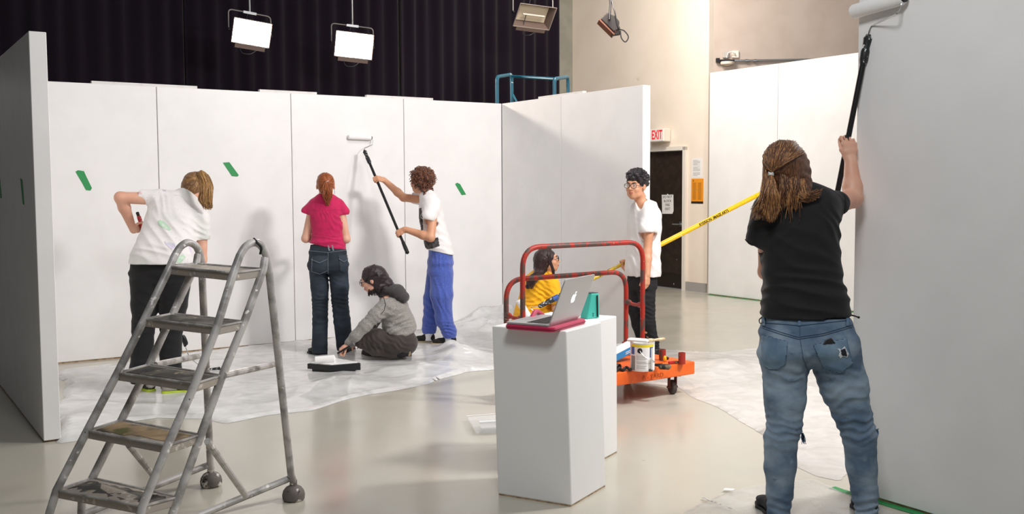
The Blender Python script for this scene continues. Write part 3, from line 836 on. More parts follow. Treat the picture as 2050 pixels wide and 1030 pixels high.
# ---- woman in black tee, blue jeans (nearest)
def woman_black():
    Y = 4.58; J = lambda x, y, dy=0.: P(x, y, Y+dy)
    t = thing('person', 'person in black t-shirt and blue jeans reaching a roller up the right wall', 'person', V(1.32, 4.55, 0))
    H = Head(J(1571, 336), (.32, .86, .30), (-.12, -.2, 1), 1.04)
    B = Vol(.0055); head(B, H, J(1588, 395), .056)
    B.slab([(J(1590, 412), .13, .07), (J(1597, 470), .14, .09), (J(1606, 580), .12, .085), (J(1611, 640), .15, .10)], X0, k=.03)
    eR = P(1708, 398, 4.80); wR = P(1703, 322, 4.86); arm(B, J(1660, 412), eR, wR, .052, .043, .029)
    pole_dir = nrm(P(1737, 80, 4.86)-P(1682, 375, 4.90))
    hand(B, wR, nrm(V(-.06, .05, 1)), nrm(V(-.12, 1, 0)), V(-1, 0, 0), [(30, 82, 50), (34, 86, 50), (38, 88, 50), (42, 88, 50)], .98, thumb=(.85, .35, .35), thumb2=(.8, -.15, .6), spread=.3)
    eL = P(1533, 545, 4.70); pl = P(1652, 520, 4.935); wl = grip(B, pl, pole_dir, nrm(pl-eL), V(0, 0, 1), V(0, 1, 0), .013)
    arm(B, J(1534, 442), eL, wl, .040, .034, .027)
    yf = 4.5; jl = lambda x, y: P(x, y, yf)
    leg(B, J(1572, 720), jl(1567, 860), jl(1559, 1010), .08, .05, .035); leg(B, J(1660, 720), jl(1715, 860), jl(1737, 1010), .08, .05, .035)
    vbuild('body', B, SK, t)
    # black shirt
    B = Vol(.006)
    B.slab([ST(1588, 398, 44, Y, .75), ST(1591, 412, 74, Y, .6), ST(1594, 440, 81, Y+.01, .68), ST(1598, 480, 77, Y+.01, .74), ST(1604, 530, 75, Y, .72), ST(1607, 575, 75, Y, .72), ST(1611, 612, 84, Y, .72), ST(1612, 645, 88, Y, .72)], nrm(X0+V(0, 0, -.04)), k=.035, p=2.4)
    B.cone(J(1640, 412), P(1676, 408, 4.65), .072, .060, .045); B.cone(J(1542, 425), P(1514, 474, 4.60), .075, .050, .05)
    B.cut(P(1689, 407, 4.66), nrm(eR-J(1655, 412)), .12); B.cut(P(1503, 490, 4.6), nrm(V(-.35, .15, -1)), .075)
    B.cut(P(1612, 633, Y), V(.02, 0, -1))
    B.folds(J(1605, 585), V(.12, 0, 1), .055, (.25, .3, .14), .008, 3); B.folds(J(1600, 500), V(.45, 0, 1), .085, (.22, .3, .12), .004, 5)
    B.folds(J(1665, 450), V(.8, 0, .6), .05, (.09, .3, .12), .005, 8); B.folds(J(1530, 460), V(-.7, 0, .7), .05, (.08, .3, .1), .004, 9); B.rough(.002, .12, 3)
    so = vbuild('shirt', B, MAT('black_jersey', '#100f12', .82, sheen=.08, bump=.25, bscale=500, bdist=.001), t)
    bv = bvh_of(so)
    for q in ([(1691, 391), (1693, 408), (1690, 427)], [(1493, 480), (1502, 490), (1515, 492)]):
        mb = MB(); seam(mb, bv, q, .0035, .001); mb.build('sleeve_hem', MC['black_jersey'], so, smooth=True)
    # jeans
    B = Vol(.006)
    B.slab([ST(1611, 628, 82, Y, .72), ST(1612, 660, 90, Y, .72), ST(1617, 695, 98, Y-.01, .72), ST(1620, 712, 100, Y-.02, .70)], X0, k=.03, p=2.5, cap=.05)
    c = lambda x, y, hw, Yy=4.5: (P(x, y, Yy), hw*Yy/FPX)
    B.chain([c(1571, 715, 48, 4.55), c(1571, 800, 41.5, 4.53), c(1570, 854, 35, 4.51), c(1563, 880, 33.5), c(1562, 934, 31.5), c(1561, 987, 26.5), c(1558, 1036, 23)], .014)
    B.chain([c(1672, 715, 51, 4.55), c(1690, 775, 48, 4.54), c(1705, 827, 38, 4.52), c(1720, 870, 34), c(1725, 934, 30.5), c(1731, 987, 26), c(1736, 1036, 23)], .014)
    B.ell(P(1580, 705, 4.50), (.10, .085, .10), k=.05); B.ell(P(1665, 705, 4.50), (.105, .085, .10), k=.05)
    B.cut(P(1612, 633, Y), V(0, 0, 1)); B.cone(P(1613, 745, 4.44), P(1612, 705, 4.42), .006, .002, .02, sub=True)
    for (x, y, d, l, R, a) in ((1575, 755, (.25, 0, 1), .045, (.12, .2, .05), .005), (1568, 862, (.1, 0, 1), .036, (.12, .2, .08), .006), (1562, 1010, (.1, 0, 1), .04, (.1, .2, .06), .005),
                               (1690, 800, (-.35, 0, 1), .05, (.12, .2, .09), .006), (1712, 850, (-.25, 0, 1), .036, (.12, .2, .08), .007), (1735, 1010, (-.1, 0, 1), .035, (.1, .2, .07), .007), (1680, 745, (.3, 0, 1), .05, (.12, .2, .05), .004)):
        B.folds(P(x, y, 4.5), V(*d), l, R, a, int(x))
    B.rough(.0015, .1, 5)
    jm = MAT('washed_denim', '#566c83', .85, col2='#98aaba', scale=6, lo=.38, hi=.70, stretch=(1, 1, 1.6), spots=[('#a3b6c6', 9, .66, .85), ('#30455f', 12, .64, .8, (1, 1, 2))], bump=.4, bscale=420, bdist=.0012)
    jo = vbuild('jeans', B, jm, t); bv = bvh_of(jo)
    pm = MAT('pocket_denim', '#5b7690', .85, col2='#8098ab', scale=9, lo=.4, hi=.7, bump=.4, bscale=420, bdist=.0012)
    for poly in ([(1527, 672), (1577, 685), (1572, 731), (1556, 741), (1541, 740), (1523, 729)], [(1628, 691), (1694, 679), (1706, 729), (1682, 748), (1648, 738)]):
        patch('back_pocket', bv, poly, pm, jo, .0028, 2.0, .002)
    patch('phone', bv, [(1647, 690), (1652, 682), (1663, 678), (1671, 688)], MT['black'], jo, .006, 1.0, .006)
    patch('pocket_tear', bv, [(1676, 698), (1683, 700), (1690, 694), (1693, 700), (1698, 709), (1695, 716), (1687, 713), (1682, 718), (1678, 712), (1680, 705)], MAT('white_fray', '#dfe4e8', .95), jo, .005, 1.0, .001)
    patch('tear_hole', bv, [(1682, 701), (1690, 698), (1693, 705), (1694, 713), (1684, 711)], MAT('dark_lining', '#1d222e', .9), jo, .0064, 1.0, .001)
    mb = MB(); th = MAT('denim_thread', '#3a4f68', .8)
    for q in ([(1527, 646), (1600, 653), (1699, 642)], [(1526, 653), (1560, 665), (1598, 676), (1650, 668), (1707, 651)], [(1526, 657), (1560, 669), (1598, 680), (1650, 672), (1707, 655)],
              [(1600, 640), (1602, 682), (1608, 720), (1618, 745)], [(1527, 672), (1577, 685), (1572, 731), (1556, 741), (1541, 740), (1523, 729)], [(1628, 691), (1694, 679), (1706, 729), (1682, 748), (1648, 738), (1628, 691)], [(1527, 676), (1577, 689)], [(1629, 695), (1694, 683)]):
        seam(mb, bv, q, .0013, .0022, 3)
    mb.build('stitching', th, jo)
    for x in (1600, 1696, 1530): patch('belt_loop', bv, [(x-3, 634), (x+3, 634), (x+3, 653), (x-3, 653)], pm, jo, .005, 1.5, .003)
    mb = MB(); a = P(1701, 631, Y-.02); mb.tube(spline([a, P(1710, 633, Y-.03), P(1719, 636, Y-.03)]), .0035, 6); mb.ball(P(1719, 636, Y-.03), .006, 8)
    mb.build('drawstring', MT['black'], jo, smooth=True)
    MB().tube(spline([P(1525, 636, Y-.01), P(1520, 641, Y-.02), P(1522, 648, Y-.03), P(1528, 645, Y-.03)]), .003, 6).build('drawstring', MT['black'], jo, smooth=True)
    rnd = random.Random(4); mb = MB()
    for i in range(26):
        a = P(1606+rnd.uniform(-2, 2), 872+rnd.uniform(-6, 6), 4.45); mb.tube([a, a+V(rnd.uniform(-.004, .012), 0, -.012), a+V(rnd.uniform(0, .014), 0, -.028)], .0016, 5)
    for i in range(22):
        a = P(1752+rnd.uniform(-2, 1), 866+rnd.uniform(-4, 4), 4.47); mb.tube([a, a+V(.008, 0, rnd.uniform(-.004, .006)), a+V(.014, 0, rnd.uniform(-.01, .01))], .0014, 5)
    mb.build('frayed_threads', MAT('denim_fringe', '#5f7b97', .9), jo)
    sm = MAT('black_canvas', '#15151a', .8)
    for (x, tx) in ((1558, 1550), (1736, 1748)):
        a = P(x, 1036, 4.5); shoe(t, V(a[0], 4.46, 0), V(a[0]+(tx-x)*.003, 4.73, 0), sm, MAT('black_rubber', '#1a1a1a', .7), L=1)
    # hair
    hm = HB('brown_hair', '#452a1b', '#7a4e31', (4, 4, .35)); hl = HB('light_brown_hair', '#8a5a35', '#c8945a', (4, 4, .35))
    B = Vol(.005); B.ell(H.p(0, -.022, .035), (.092, .108, .098), H.ax, .03); B.ell(P(1580, 350, 4.56), (.095, .075, .10), k=.05); B.ell(P(1587, 378, 4.53), (.085, .055, .07), k=.05)
    B.ell(H.p(0, .14, -.03), (.085, .09, .085), H.ax, .02, True); B.rough(.0035, .05, 2)
    ho = vbuild('hair', B, hm, t); bv = bvh_of(ho)
    rnd = random.Random(7); mb = MB(); mbl = MB(); tie = cast(bv, 1547, 346, .012)
    def surf(x, y, o=.003):
        q = cast(bv, x, y, o); return q
    # top hair drawn back to the tie
    for i in range(420):
        a = rnd.uniform(-2.2, 1.35); R = rnd.uniform(.75, 1.0); x0 = 1570+43*R*math.sin(a); y0 = 318-42*R*math.cos(a)*1.0; pts = []
        bend = rnd.uniform(-6, 6)
        for k in range(7):
            u = k/6; x = x0+(1547-x0)*u+bend*math.sin(u*3.14)+7*math.sin(u*3.14)*(1 if x0 > 1570 else -.4); y = y0+(344-y0)*u-6*math.sin(u*3.14); q = surf(x, y, .002+.006*u+rnd.uniform(0, .002))
            if q is not None: pts.append(q)
        if len(pts) > 3: (mbl if rnd.random() < .22 else mb).tube(spline(pts, 2), [.0014]*len(spline(pts, 2)), 5)
    # tail below the tie
    for i in range(330):
        e = rnd.uniform(-1, 1); end = P(1543+e*20+rnd.uniform(-4, 6), 448-abs(e+.1)**1.5*26-abs(rnd.gauss(0, 1))*7, 4.44+rnd.uniform(-.015, .02)); mid = P(1545+e*14, 395, 4.43+rnd.uniform(-.01, .03))
        st = tie+rand_in(rnd)*.006; p = spline([st, st*.6+mid*.4+V(0, -.01, .0)+rand_in(rnd)*.006, mid+rand_in(rnd)*.008, end], 4); (mbl if rnd.random() < .62 else mb).tube(p, [rnd.uniform(.0014, .0024)*(1-(k/len(p))**2*.75) for k in range(len(p))], 5)
    # loose lower hair: left side
    for i in range(260):
        u = rnd.random(); st = P(1530+u*20+rnd.uniform(-3, 3), 335+rnd.uniform(-10, 20), 4.52); mid = P(1522+u*18, 395, 4.47+rnd.uniform(0, .05)); end = P(1506+u*26+rnd.uniform(-5, 5), 432+rnd.uniform(-18, 10), 4.45+rnd.uniform(0, .05))
        p = spline([st, mid+rand_in(rnd)*.01, end], 5); (mbl if rnd.random() < .45 else mb).tube(p, [rnd.uniform(.0014, .0023)*(1-(k/len(p))**2*.75) for k in range(len(p))], 5)
    # right side sweeping out over the shoulder
    for i in range(430):
        u = rnd.random(); st = P(1596+u*18-6, 320+u*20+rnd.uniform(-14, 14), 4.55-.03*(1-u)); m1 = P(1588+u*30, 372+rnd.uniform(-6, 6), 4.47); m2 = P(1600+u*26, 388+(1-u)*10, 4.44+rnd.uniform(-.01, .02)); end = P(1622+u*24+rnd.uniform(-12, 3), 384+(1-u)*16+rnd.uniform(-8, 8), 4.45)
        p = spline([st, m1+rand_in(rnd)*.01, m2+rand_in(rnd)*.008, end], 5); (mbl if rnd.random() < .30+.35*(1-u) else mb).tube(p, [rnd.uniform(.0014, .0023)*(1-(k/len(p))**2*.75) for k in range(len(p))], 5)
    for i in range(170):
        u = rnd.random(); st = P(1560+u*40, 350+rnd.uniform(-8, 10), 4.47); end = P(1566+u*30+rnd.uniform(-14, 14), 404+rnd.uniform(-14, 18)+(26 if rnd.random() < .15 else 0), 4.44); mid = st*.5+end*.5+V(.0, -.012, 0)
        p = spline([st, mid+rand_in(rnd)*.012, end], 5); (mbl if rnd.random() < .3 else mb).tube(p, [rnd.uniform(.0014, .0022)*(1-(k/len(p))**2*.75) for k in range(len(p))], 5)
    mb.build('dark_strands', hm, ho, smooth=True, angle=80); mbl.build('light_strands', hl, ho, smooth=True, angle=80)
    m2 = MB()
    for k in range(3):
        c = tie+V(0, 0, -.004+.005*k); m2.tube([c+V(math.cos(a)*.011, math.sin(a)*.010, .002*math.sin(a*2+k)) for a in np.linspace(0, 2*math.pi, 14)[:-1]], .0026, 6, closed=True)
    m2.build('hair_tie', MT['white'], ho, smooth=True)
    MB().ball(P(1694, 273, 4.872), (.006, .004, .008), 8).build('thumbnail', MAT('dark_nail', '#2d3036', .25), t, smooth=True)
    return t

# ---- roller poles
def roller_tool(name, label, joints, ends, wire, m_pole, r, grip_top, grip_bot, rr=.024, splat=True):
    """joints: bottom and top of pole; ends: roller ends; wire: bent wire points from roller end to the grip"""
    t = thing(name, label, 'paint roller', (np.array(joints[0])+np.array(joints[1]))/2)
    a, b = joints; L = np.linalg.norm(b-a); d = nrm(b-a)
    MB().tube([a, b], r, 14).build('pole', m_pole, t, smooth=True)
    MB().lathe(a-d*.02, d, [(r*.6, 0), (r*1.35, .01), (r*1.45, grip_bot*.5), (r*1.25, grip_bot*.9), (r*1.1, grip_bot)], 14).build('end_grip', MT['black'], t, smooth=True)
    MB().lathe(b-d*grip_top, d, [(r*1.1, 0), (r*1.5, .02), (r*1.55, grip_top*.45), (r*1.2, grip_top*.6), (r*1.5, grip_top*.85), (r*1.6, grip_top*.95), (r*1.1, grip_top), (r*.8, grip_top+.012)], 14).build('handle', MAT('painty_grip', '#1d1f20', .5, spots=[('#d9dbd8', 70, .62, .66)]), t, smooth=True)
    MB().tube(arc_pts([b]+wire, .012, 4), .0035, 8).build('wire_frame', MT['chrome'], t, smooth=True)
    ax = nrm(ends[1]-ends[0]); RL = np.linalg.norm(ends[1]-ends[0])
    ro = MB().lathe(ends[0], ax, [(rr*.55, 0), (rr*.9, .004), (rr, .012), (rr, RL-.012), (rr*.9, RL-.004), (rr*.55, RL)], 28).build('roller_cover', MT['nap'], t, smooth=True)
    MB().lathe(ends[1]-ax*.004, ax, [(rr*.7, 0), (rr*.7, .012), (rr*.3, .016)], 16).build('end_cap', MT['black'], ro, smooth=True)
    return t

woman_black()
pA = P(1634, 600, 4.955); pB = P(1738, 74, 4.86)
e0 = P(1704, 17, 4.90); e1 = e0 + (P(1800, 6, 4.78)-e0)*1.0
q = P(1755, 10, 4.85)
rd = -DA; rc = BR+rd*.16; rz = P(1753, 12, rc[1])[2]; e0 = rc+NA*.038-rd*.165+ZZ*(rz-.008); e1 = rc+NA*.038+rd*.118+ZZ*(rz+.018)
roller_tool('paint_roller', 'big paint roller on a black extension pole raised to the top of the right wall', (pA, pB), (e0, e1),
            [P(1740, 62, 4.85), P(1745, 52, 4.85), P(1797, 27, e1[1]-.02), P(1803, 12, e1[1]), e1+rd*.005], MT['blackmet'], .0135, .13, .12, rr=.034)

def hair_cap(H, B, front=.14, top=(.088, .104, .096), off=(0, -.020, .034)):
    B.ell(H.p(*off), np.array(top)*H.s, H.ax, .02)
def face_cut(H, B, c=(0, .135, -.035), r=(.085, .085, .085)): B.ell(H.p(*c), np.array(r)*H.s, H.ax, .015, True)

# ---- woman in pink top
def woman_pink():
    Y = 9.15; J = lambda x, y, dy=0.: P(x, y, Y+dy); s = Y/FPX
    t = thing('person', 'person in pink t-shirt and dark jeans with red ponytail standing at the back wall', 'person', V(-1.7, 9.15, 0))
    H = Head(J(652, 374, .03), (-.12, 1, -.12), (0, 0.1, 1), .98)
    B = Vol(.006); head(B, H, J(653, 402), .050)
    B.slab([(J(652, 408), .12, .06), (J(655, 450), .12, .08), (J(656, 490), .11, .08), (J(657, 520), .13, .09)], X0, k=.03)
    for (sh, el, w2) in (((627, 415), (612, 478), (636, 476)), ((680, 415), (693, 479), (672, 476))):
        e = J(*el, .0); w_ = P(w2[0], w2[1], Y+.25); arm(B, J(*sh), e, w_, .044, .037, .026)
        hand(B, w_, nrm(V((652-w2[0])*.02, .5, .1)), V((652-w2[0])*.05, 0, -.2), ZZ, (35, 40, 20), .93)
    leg(B, J(638, 545), J(640, 610), P(639, 692, 9.1), .07, .045, .035); leg(B, J(677, 545), J(681, 610), P(689, 690, 9.25), .07, .045, .035)
    vbuild('body', B, SK, t)
    B = Vol(.006)
    B.slab([ST(652, 402, 20, Y, .8), ST(652, 410, 31, Y, .6), ST(653, 428, 34, Y, .62), ST(656, 450, 31.5, Y, .68), ST(656.5, 475, 30.5, Y, .66), ST(656, 492, 34.5, Y, .66), ST(655, 512, 36, Y, .66)], X0, k=.03, p=2.5)
    B.cone(J(628, 411), J(613, 423), .052, .046, .03); B.cone(J(679, 411), J(690, 424), .052, .046, .03)
    B.cut(J(612, 428), nrm(V(-.35, 0, -1)), .085); B.cut(J(695, 430), nrm(V(.1, 0, -1)), .085)
    B.cut(J(655, 493.5), nrm(J(620, 507)-J(690, 492)) @ np.array([[0, 0, 1], [0, 0, 0], [-1, 0, 0]]) if False else nrm(V(-.055*3.6, 0, -1)))
    B.folds(J(656, 485), V(.1, 0, 1), .035, (.2, .3, .07), .005, 1); B.folds(J(654, 430), V(1, 0, .2), .03, (.06, .3, .05), .004, 4); B.folds(J(680, 450), V(.7, 0, .7), .04, (.07, .3, .1), .004, 6)
    so = vbuild('shirt', B, MAT('magenta_jersey', '#c80f55', .8, sheen=.2, col2='#b90e4e', scale=20), t)
    mb = MB(); seam(mb, bvh_of(so), [(625, 421), (650, 420.5), (688, 420)], .002, .0005); mb.build('yoke_seam', MC['magenta_jersey'], so)
    B = Vol(.006)
    B.slab([ST(656, 488, 33.5, Y, .66), ST(656, 505, 36, Y, .68), ST(657, 530, 40, Y, .68), ST(657, 538, 40, Y, .68)], X0, k=.03, p=2.5, cap=.04)
    c = lambda x, y, hw, Yy=9.15: (P(x, y, Yy), hw*Yy/FPX)
    B.chain([c(638, 545, 19), c(640, 575, 18), c(641, 600, 16.5), c(641, 645, 15.5), c(640, 690, 15.5, 9.12), c(640, 706, 16, 9.12)], .012)
    B.chain([c(677, 545, 20), c(680, 575, 18.5), c(680, 600, 17), c(685, 645, 17), c(690, 690, 16.5, 9.25), c(691, 700, 16.5, 9.25)], .012)
    B.ell(P(640, 530, 9.08), (.085, .07, .09), k=.04); B.ell(P(675, 530, 9.08), (.085, .07, .09), k=.04)
    B.cut(J(657, 490), ZZ); B.cut(P(640, 707, 9.12), -ZZ)
    for (x, y, l, a) in ((641, 605, .035, .005), (681, 605, .035, .006), (640, 640, .06, .004), (688, 640, .06, .004), (660, 555, .04, .004)): B.folds(P(x, y, 9.1), V(.2, 0, 1), l, (.12, .2, .08), a, x)
    jm = MAT('dark_denim', '#1f2731', .85, col2='#313c49', scale=6, lo=.4, hi=.7, stretch=(1, 1, 1.4), bump=.4, bscale=420, bdist=.001)
    jo = vbuild('jeans', B, jm, t); bv = bvh_of(jo); pm = MAT('dark_pocket_denim', '#2e3843', .85)
    for poly, fl in (([(626, 517), (656, 515), (655, 542), (640, 548), (625, 543)], [(624, 514), (655, 512), (655, 522), (640, 529), (625, 524)]), ([(679, 515), (697, 514), (696, 543), (688, 547), (680, 542)], [(677, 512), (698, 511), (697, 521), (688, 527), (678, 521)])):
        patch('back_pocket', bv, poly, pm, jo, .003, 1.2, .002); patch('pocket_flap', bv, fl, pm, jo, .006, 1.0, .002)
    mb = MB(); lt = MAT('pale_thread', '#98a1a8', .8)
    for q in ([(624, 520), (640, 527), (655, 520)], [(678, 519), (688, 525), (697, 519)], [(621, 503), (655, 506), (692, 502)], [(657, 506), (657, 552)], [(626, 517), (625, 543), (640, 548), (655, 542)]): seam(mb, bv, q, .0012, .007, 2)
    mb.build('stitching', lt, jo)
    for x in (657, 665): patch('belt_loop', bv, [(x-1.5, 491), (x+1.5, 491), (x+3.5, 503), (x+.5, 503)], MAT('loop_denim', '#7c848c', .8), jo, .005, 1., .003)
    bl = MAT('black_leather', '#121113', .5)
    a = G(640, 712); shoe(t, V(a[0]+.05, 9.1, 0), V(a[0]-.12, 9.2, 0), bl, bl); shoe(t, V(P(691, 700, 9.2)[0]-.0, 9.15, 0), V(P(694, 700, 9.2)[0]+.03, 9.38, 0), bl, bl)
    hm = HB('red_hair', '#83401b', '#a85a2a', (4, 4, .5)); h2 = HB('red_hair_light', '#9a4f24', '#bf7238', (4, 4, .5))
    B = Vol(.005); hair_cap(H, B, top=(.083, .100, .094)); face_cut(H, B, (0, .13, -.04), (.09, .085, .09)); B.ell(H.p(0, -.05, -.03), (.055*1, .045, .05), H.ax, .03); B.rough(.0015, .04, 2); ho = vbuild('hair', B, hm, t); bv = bvh_of(ho)
    rnd = random.Random(3); mb = MB(); ml = MB(); tie = P(654.5, 364, Y-.10)
    for i in range(190):
        a = rnd.uniform(-2.5, 2.5); x0 = 652+19*math.sin(a); y0 = 366-20*math.cos(a); pts = []
        for k in range(5):
            u = k/4; q = cast(bv, x0+(654.5-x0)*u, y0+(364-y0)*u+(3*math.sin(u*3.1) if y0 > 366 else -2*math.sin(u*3.1)), .002+.004*u)
            if q is not None: pts.append(q)
        if len(pts) > 2: (ml if i % 4 == 0 else mb).tube(pts, .0018, 5)
    for p in tail(tie, P(654.5, 388, Y-.115), P(656, 410, Y-.085), .010, .050, .022, 240, 5, jit=.008): (ml if rnd.random() < .4 else mb).tube(p, [.0028*(1-(k/len(p))**2*.7) for k in range(len(p))], 5)
    mb.build('dark_strands', hm, ho, smooth=True); ml.build('light_strands', h2, ho, smooth=True)
    MB().tube([tie+V(math.cos(a)*.014, math.sin(a)*.012, .006*math.cos(a)) for a in np.linspace(0, 6.28, 14)[:-1]], .0035, 6, closed=True).build('hair_tie', MAT('lilac_tie', '#c9c4d6', .5), ho, smooth=True)
    MB().tube([H.p(.079, -.005, -.035), H.p(.083, -.005, -.055), H.p(.08, -.005, -.07)], .002, 6).build('earring', MT['chrome'], t, smooth=True)
woman_pink()

# ---- bent woman in painty white tee
def woman_bent():
    Y = 7.6; s = Y/FPX
    t = thing('person', 'person bending in a paint-stained white t-shirt and black trousers behind the ladder', 'person', V(-2.6, 7.55, 0))
    H = Head(P(389, 378, 8.02), (.28, .62, -.62), (.25, .6, .9), .98)
    shv = nrm(P(408, 440, 7.86)-P(300, 396, 7.82)); 
    B = Vol(.006); head(B, H, P(370, 402, 7.88), .05)
    B.slab([(P(357, 410, 7.86), .14, .08), (P(345, 450, 7.78), .14, .09), (P(332, 500, 7.66), .13, .09), (P(322, 550, 7.6), .15, .10)], [shv, shv, X0, X0], k=.03)
    eL = P(241, 396, 7.74); pd = nrm(P(372, 700, 8.15)-P(277, 430, 7.97)); gp = P(283, 462, 8.0)+V(0, 0, 0)
    wL = P(277, 452, 7.93); wL = grip(B, P(284, 455, 7.975), pd, V(.4, .6, -.9), -pd, V(1, .2, .3), .016, .95); arm(B, P(306, 398, 7.82), eL, wL, .050, .044, .028)
    wR = grip(B, P(325, 566, 8.06), pd, V(-.6, .5, -.2), -pd, V(0, .2, .5), .014, .95); arm(B, P(404, 440, 7.84), P(403, 520, 7.84), wR, .048, .042, .028)
    leg(B, P(300, 570, 7.58), P(288, 660, 7.55), P(286, 755, 7.46), .08, .05, .035); leg(B, P(345, 570, 7.6), P(343, 660, 7.6), P(343, 755, 7.5), .08, .05, .035)
    vbuild('body', B, SK, t)
    B = Vol(.006)
    hw = lambda p: p*s
    B.slab([(P(370, 398, 7.9), .09, .07), (P(358, 412, 7.88), hw(52), .10), (P(352, 432, 7.84), hw(55), .13), (P(343, 458, 7.78), hw(54), .145), (P(333, 492, 7.7), hw(56), .15), (P(325, 522, 7.62), hw(61), .16), (P(323, 540, 7.6), hw(63), .165)], [shv, shv, nrm(shv+X0*.5), nrm(shv*.4+X0), X0, X0, X0], k=.03, p=2.5)
    B.cone(P(312, 396, 7.83), P(281, 394, 7.80), .062, .058, .04); B.cone(P(402, 436, 7.85), P(404, 473, 7.84), .072, .066, .04)
    B.cut(P(279, 396, 7.79), nrm(V(-1, 0, .15)), .10); B.cut(P(404, 481, 7.84), nrm(V(.05, 0, -1)), .085); B.cut(P(323, 527.5, 7.6), V(0, 0, -1))
    B.folds(P(345, 470, 7.65), V(.75, 0, .6), .075, (.22, .3, .18), .005, 2); B.folds(P(320, 505, 7.55), V(.25, 0, 1), .06, (.25, .3, .08), .005, 3); B.folds(P(390, 460, 7.7), V(.6, 0, .8), .05, (.1, .3, .1), .005, 4); B.folds(P(305, 410, 7.7), V(.9, 0, .4), .05, (.1, .3, .09), .004, 5)
    m = MAT('painty_jersey', '#ebe7e5', .85, sheen=.2, col2='#d9dcd6', scale=6, lo=.55, hi=.75, bump=.3, bscale=50, bdist=.004, spots=[('#a9a49c', 70, .70, .74), ('#dcd0e0', 9, .68, .75)])
    so = vbuild('shirt', B, m, t); bv = bvh_of(so)
    for nm, poly, c in (('green_stain', [(316, 443), (321, 441), (328, 444), (337, 452), (343, 460), (338, 462), (328, 458), (318, 451)], '#bcdcc0'), ('lilac_stain', [(329, 484), (340, 486), (350, 488), (352, 494), (344, 500), (338, 496), (331, 489)], '#d3cde0'),
                        ('green_stain', [(350, 524), (358, 514), (366, 510), (372, 515), (366, 522), (360, 527)], '#cfe2cd'), ('pink_stain', [(276, 385), (283, 384), (284, 388), (278, 389)], '#ecc3c8'), ('grey_stain', [(325, 378), (333, 379), (332, 383), (326, 383)], '#cfccd4')):
        patch(nm, bv, poly, MAT(nm, c, .7, col2='#dcdfd8', scale=40, lo=.5, hi=.7), so, .0012, .9, .0006)
    mb = MB(); seam(mb, bv, [(348, 391), (361, 392), (372, 399), (380, 410)], .003, .001); mb.build('collar', m, so, smooth=True)
    B = Vol(.006)
    B.slab([ST(323, 520, 60, 7.6, .52), ST(322, 550, 62, 7.59, .50), ST(321, 565, 59, 7.58, .48)], X0, k=.04, p=2.2, cap=.04)
    c = lambda x, y, hw, Yy: (P(x, y, Yy), hw*Yy/FPX)
    B.chain([c(292, 568, 31, 7.57), c(290, 610, 26, 7.56), c(287, 655, 21.5, 7.52), c(284, 735, 22, 7.48), c(284, 772, 22.5, 7.46)], .03)
    B.chain([c(350, 568, 31, 7.6), c(347, 610, 27, 7.6), c(343, 655, 22, 7.58), c(341, 735, 21.5, 7.52), c(341, 772, 21, 7.52)], .02)
    B.cut(P(323, 524, 7.6), ZZ); B.cut(P(284, 768, 7.46), -ZZ); B.cut(P(341, 768, 7.52), -ZZ)
    for (x, y) in ((290, 650), (343, 650), (300, 590), (345, 740), (285, 740)): B.folds(P(x, y, 7.5), V(.3, 0, 1), .07, (.12, .25, .12), .005, x)
    vbuild('trousers', B, MAT('black_cotton', '#0e0d0f', .9, sheen=.12, bump=.3, bscale=300, bdist=.001), t)
    sm = MAT('running_mesh', '#2b2c2f', .7, col2='#a09b93', scale=14, lo=.5, hi=.56); sl = MAT('lime_sole', '#b9cf2b', .5)
    a = G(303, 787); shoe(t, a+V(.0, .02, 0), a+V(-.17, .20, 0), sm, sl, hgt=.08); a = G(324, 789); shoe(t, a+V(.0, .0, 0), a+V(.235, .08, 0), sm, sl, hgt=.08)
    hm = HB('dark_blonde_hair', '#6b4a2c', '#94704a', (3, 3, .5)); h2 = HB('blonde_hair', '#a8773f', '#cfa468', (3, 3, .5))
    B = Vol(.005); hair_cap(H, B); face_cut(H, B); B.ell(P(380, 375, 7.95), (.07, .06, .07), k=.03); B.rough(.003, .04, 1); ho = vbuild('hair', B, hm, t)
    rnd = random.Random(5); mb = MB(); ml = MB()
    st = P(402, 352, 7.88)
    for i in range(300):
        o = rand_in(rnd); u = rnd.random()
        p = spline([st+o*.022, P(404+o[0]*11, 345+abs(o[0])*7, 7.83)+o*.012, P(413+o[0]*13, 375, 7.76)+rand_in(rnd)*.01, P(411+o[0]*13, 400, 7.75)+rand_in(rnd)*.012, P(417+o[0]*9, 414+u*12-6, 7.76)+rand_in(rnd)*.01], 4)
        (ml if rnd.random() < .55 else mb).tube(p, [.0032*(1-(k/len(p))**2*.75) for k in range(len(p))], 5)
    bv = bvh_of(ho)
    for i in range(150):
        x0 = rnd.uniform(366, 392); y0 = rnd.uniform(352, 392); pts = []
        for k in range(5):
            u = k/4; q = cast(bv, x0+(400-x0)*u, y0+(355-y0)*u, .002)
            if q is not None: pts.append(q)
        if len(pts) > 2: (ml if i % 4 == 0 else mb).tube(pts, .002, 5)
    mb.build('dark_strands', hm, ho, smooth=True); ml.build('light_strands', h2, ho, smooth=True)
    MB().tube([P(396+3*math.cos(a), 351+6*math.sin(a), 7.90) for a in np.linspace(0, 6.28, 12)[:-1]], .006, 6, closed=True).build('hair_tie', MT['black'], ho, smooth=True)
    return pd
woman_bent()
t = thing('paint_roller', 'short roller with red handle held by the bending person, black pad low behind the ladder', 'paint roller', P(325, 565, 8.06))
a, b = P(277, 432, 7.955), P(371, 694, 8.15); d = nrm(b-a)
MB().tube([a+d*.18, b], .011, 12).build('pole', MT['blackmet'], t, smooth=True)
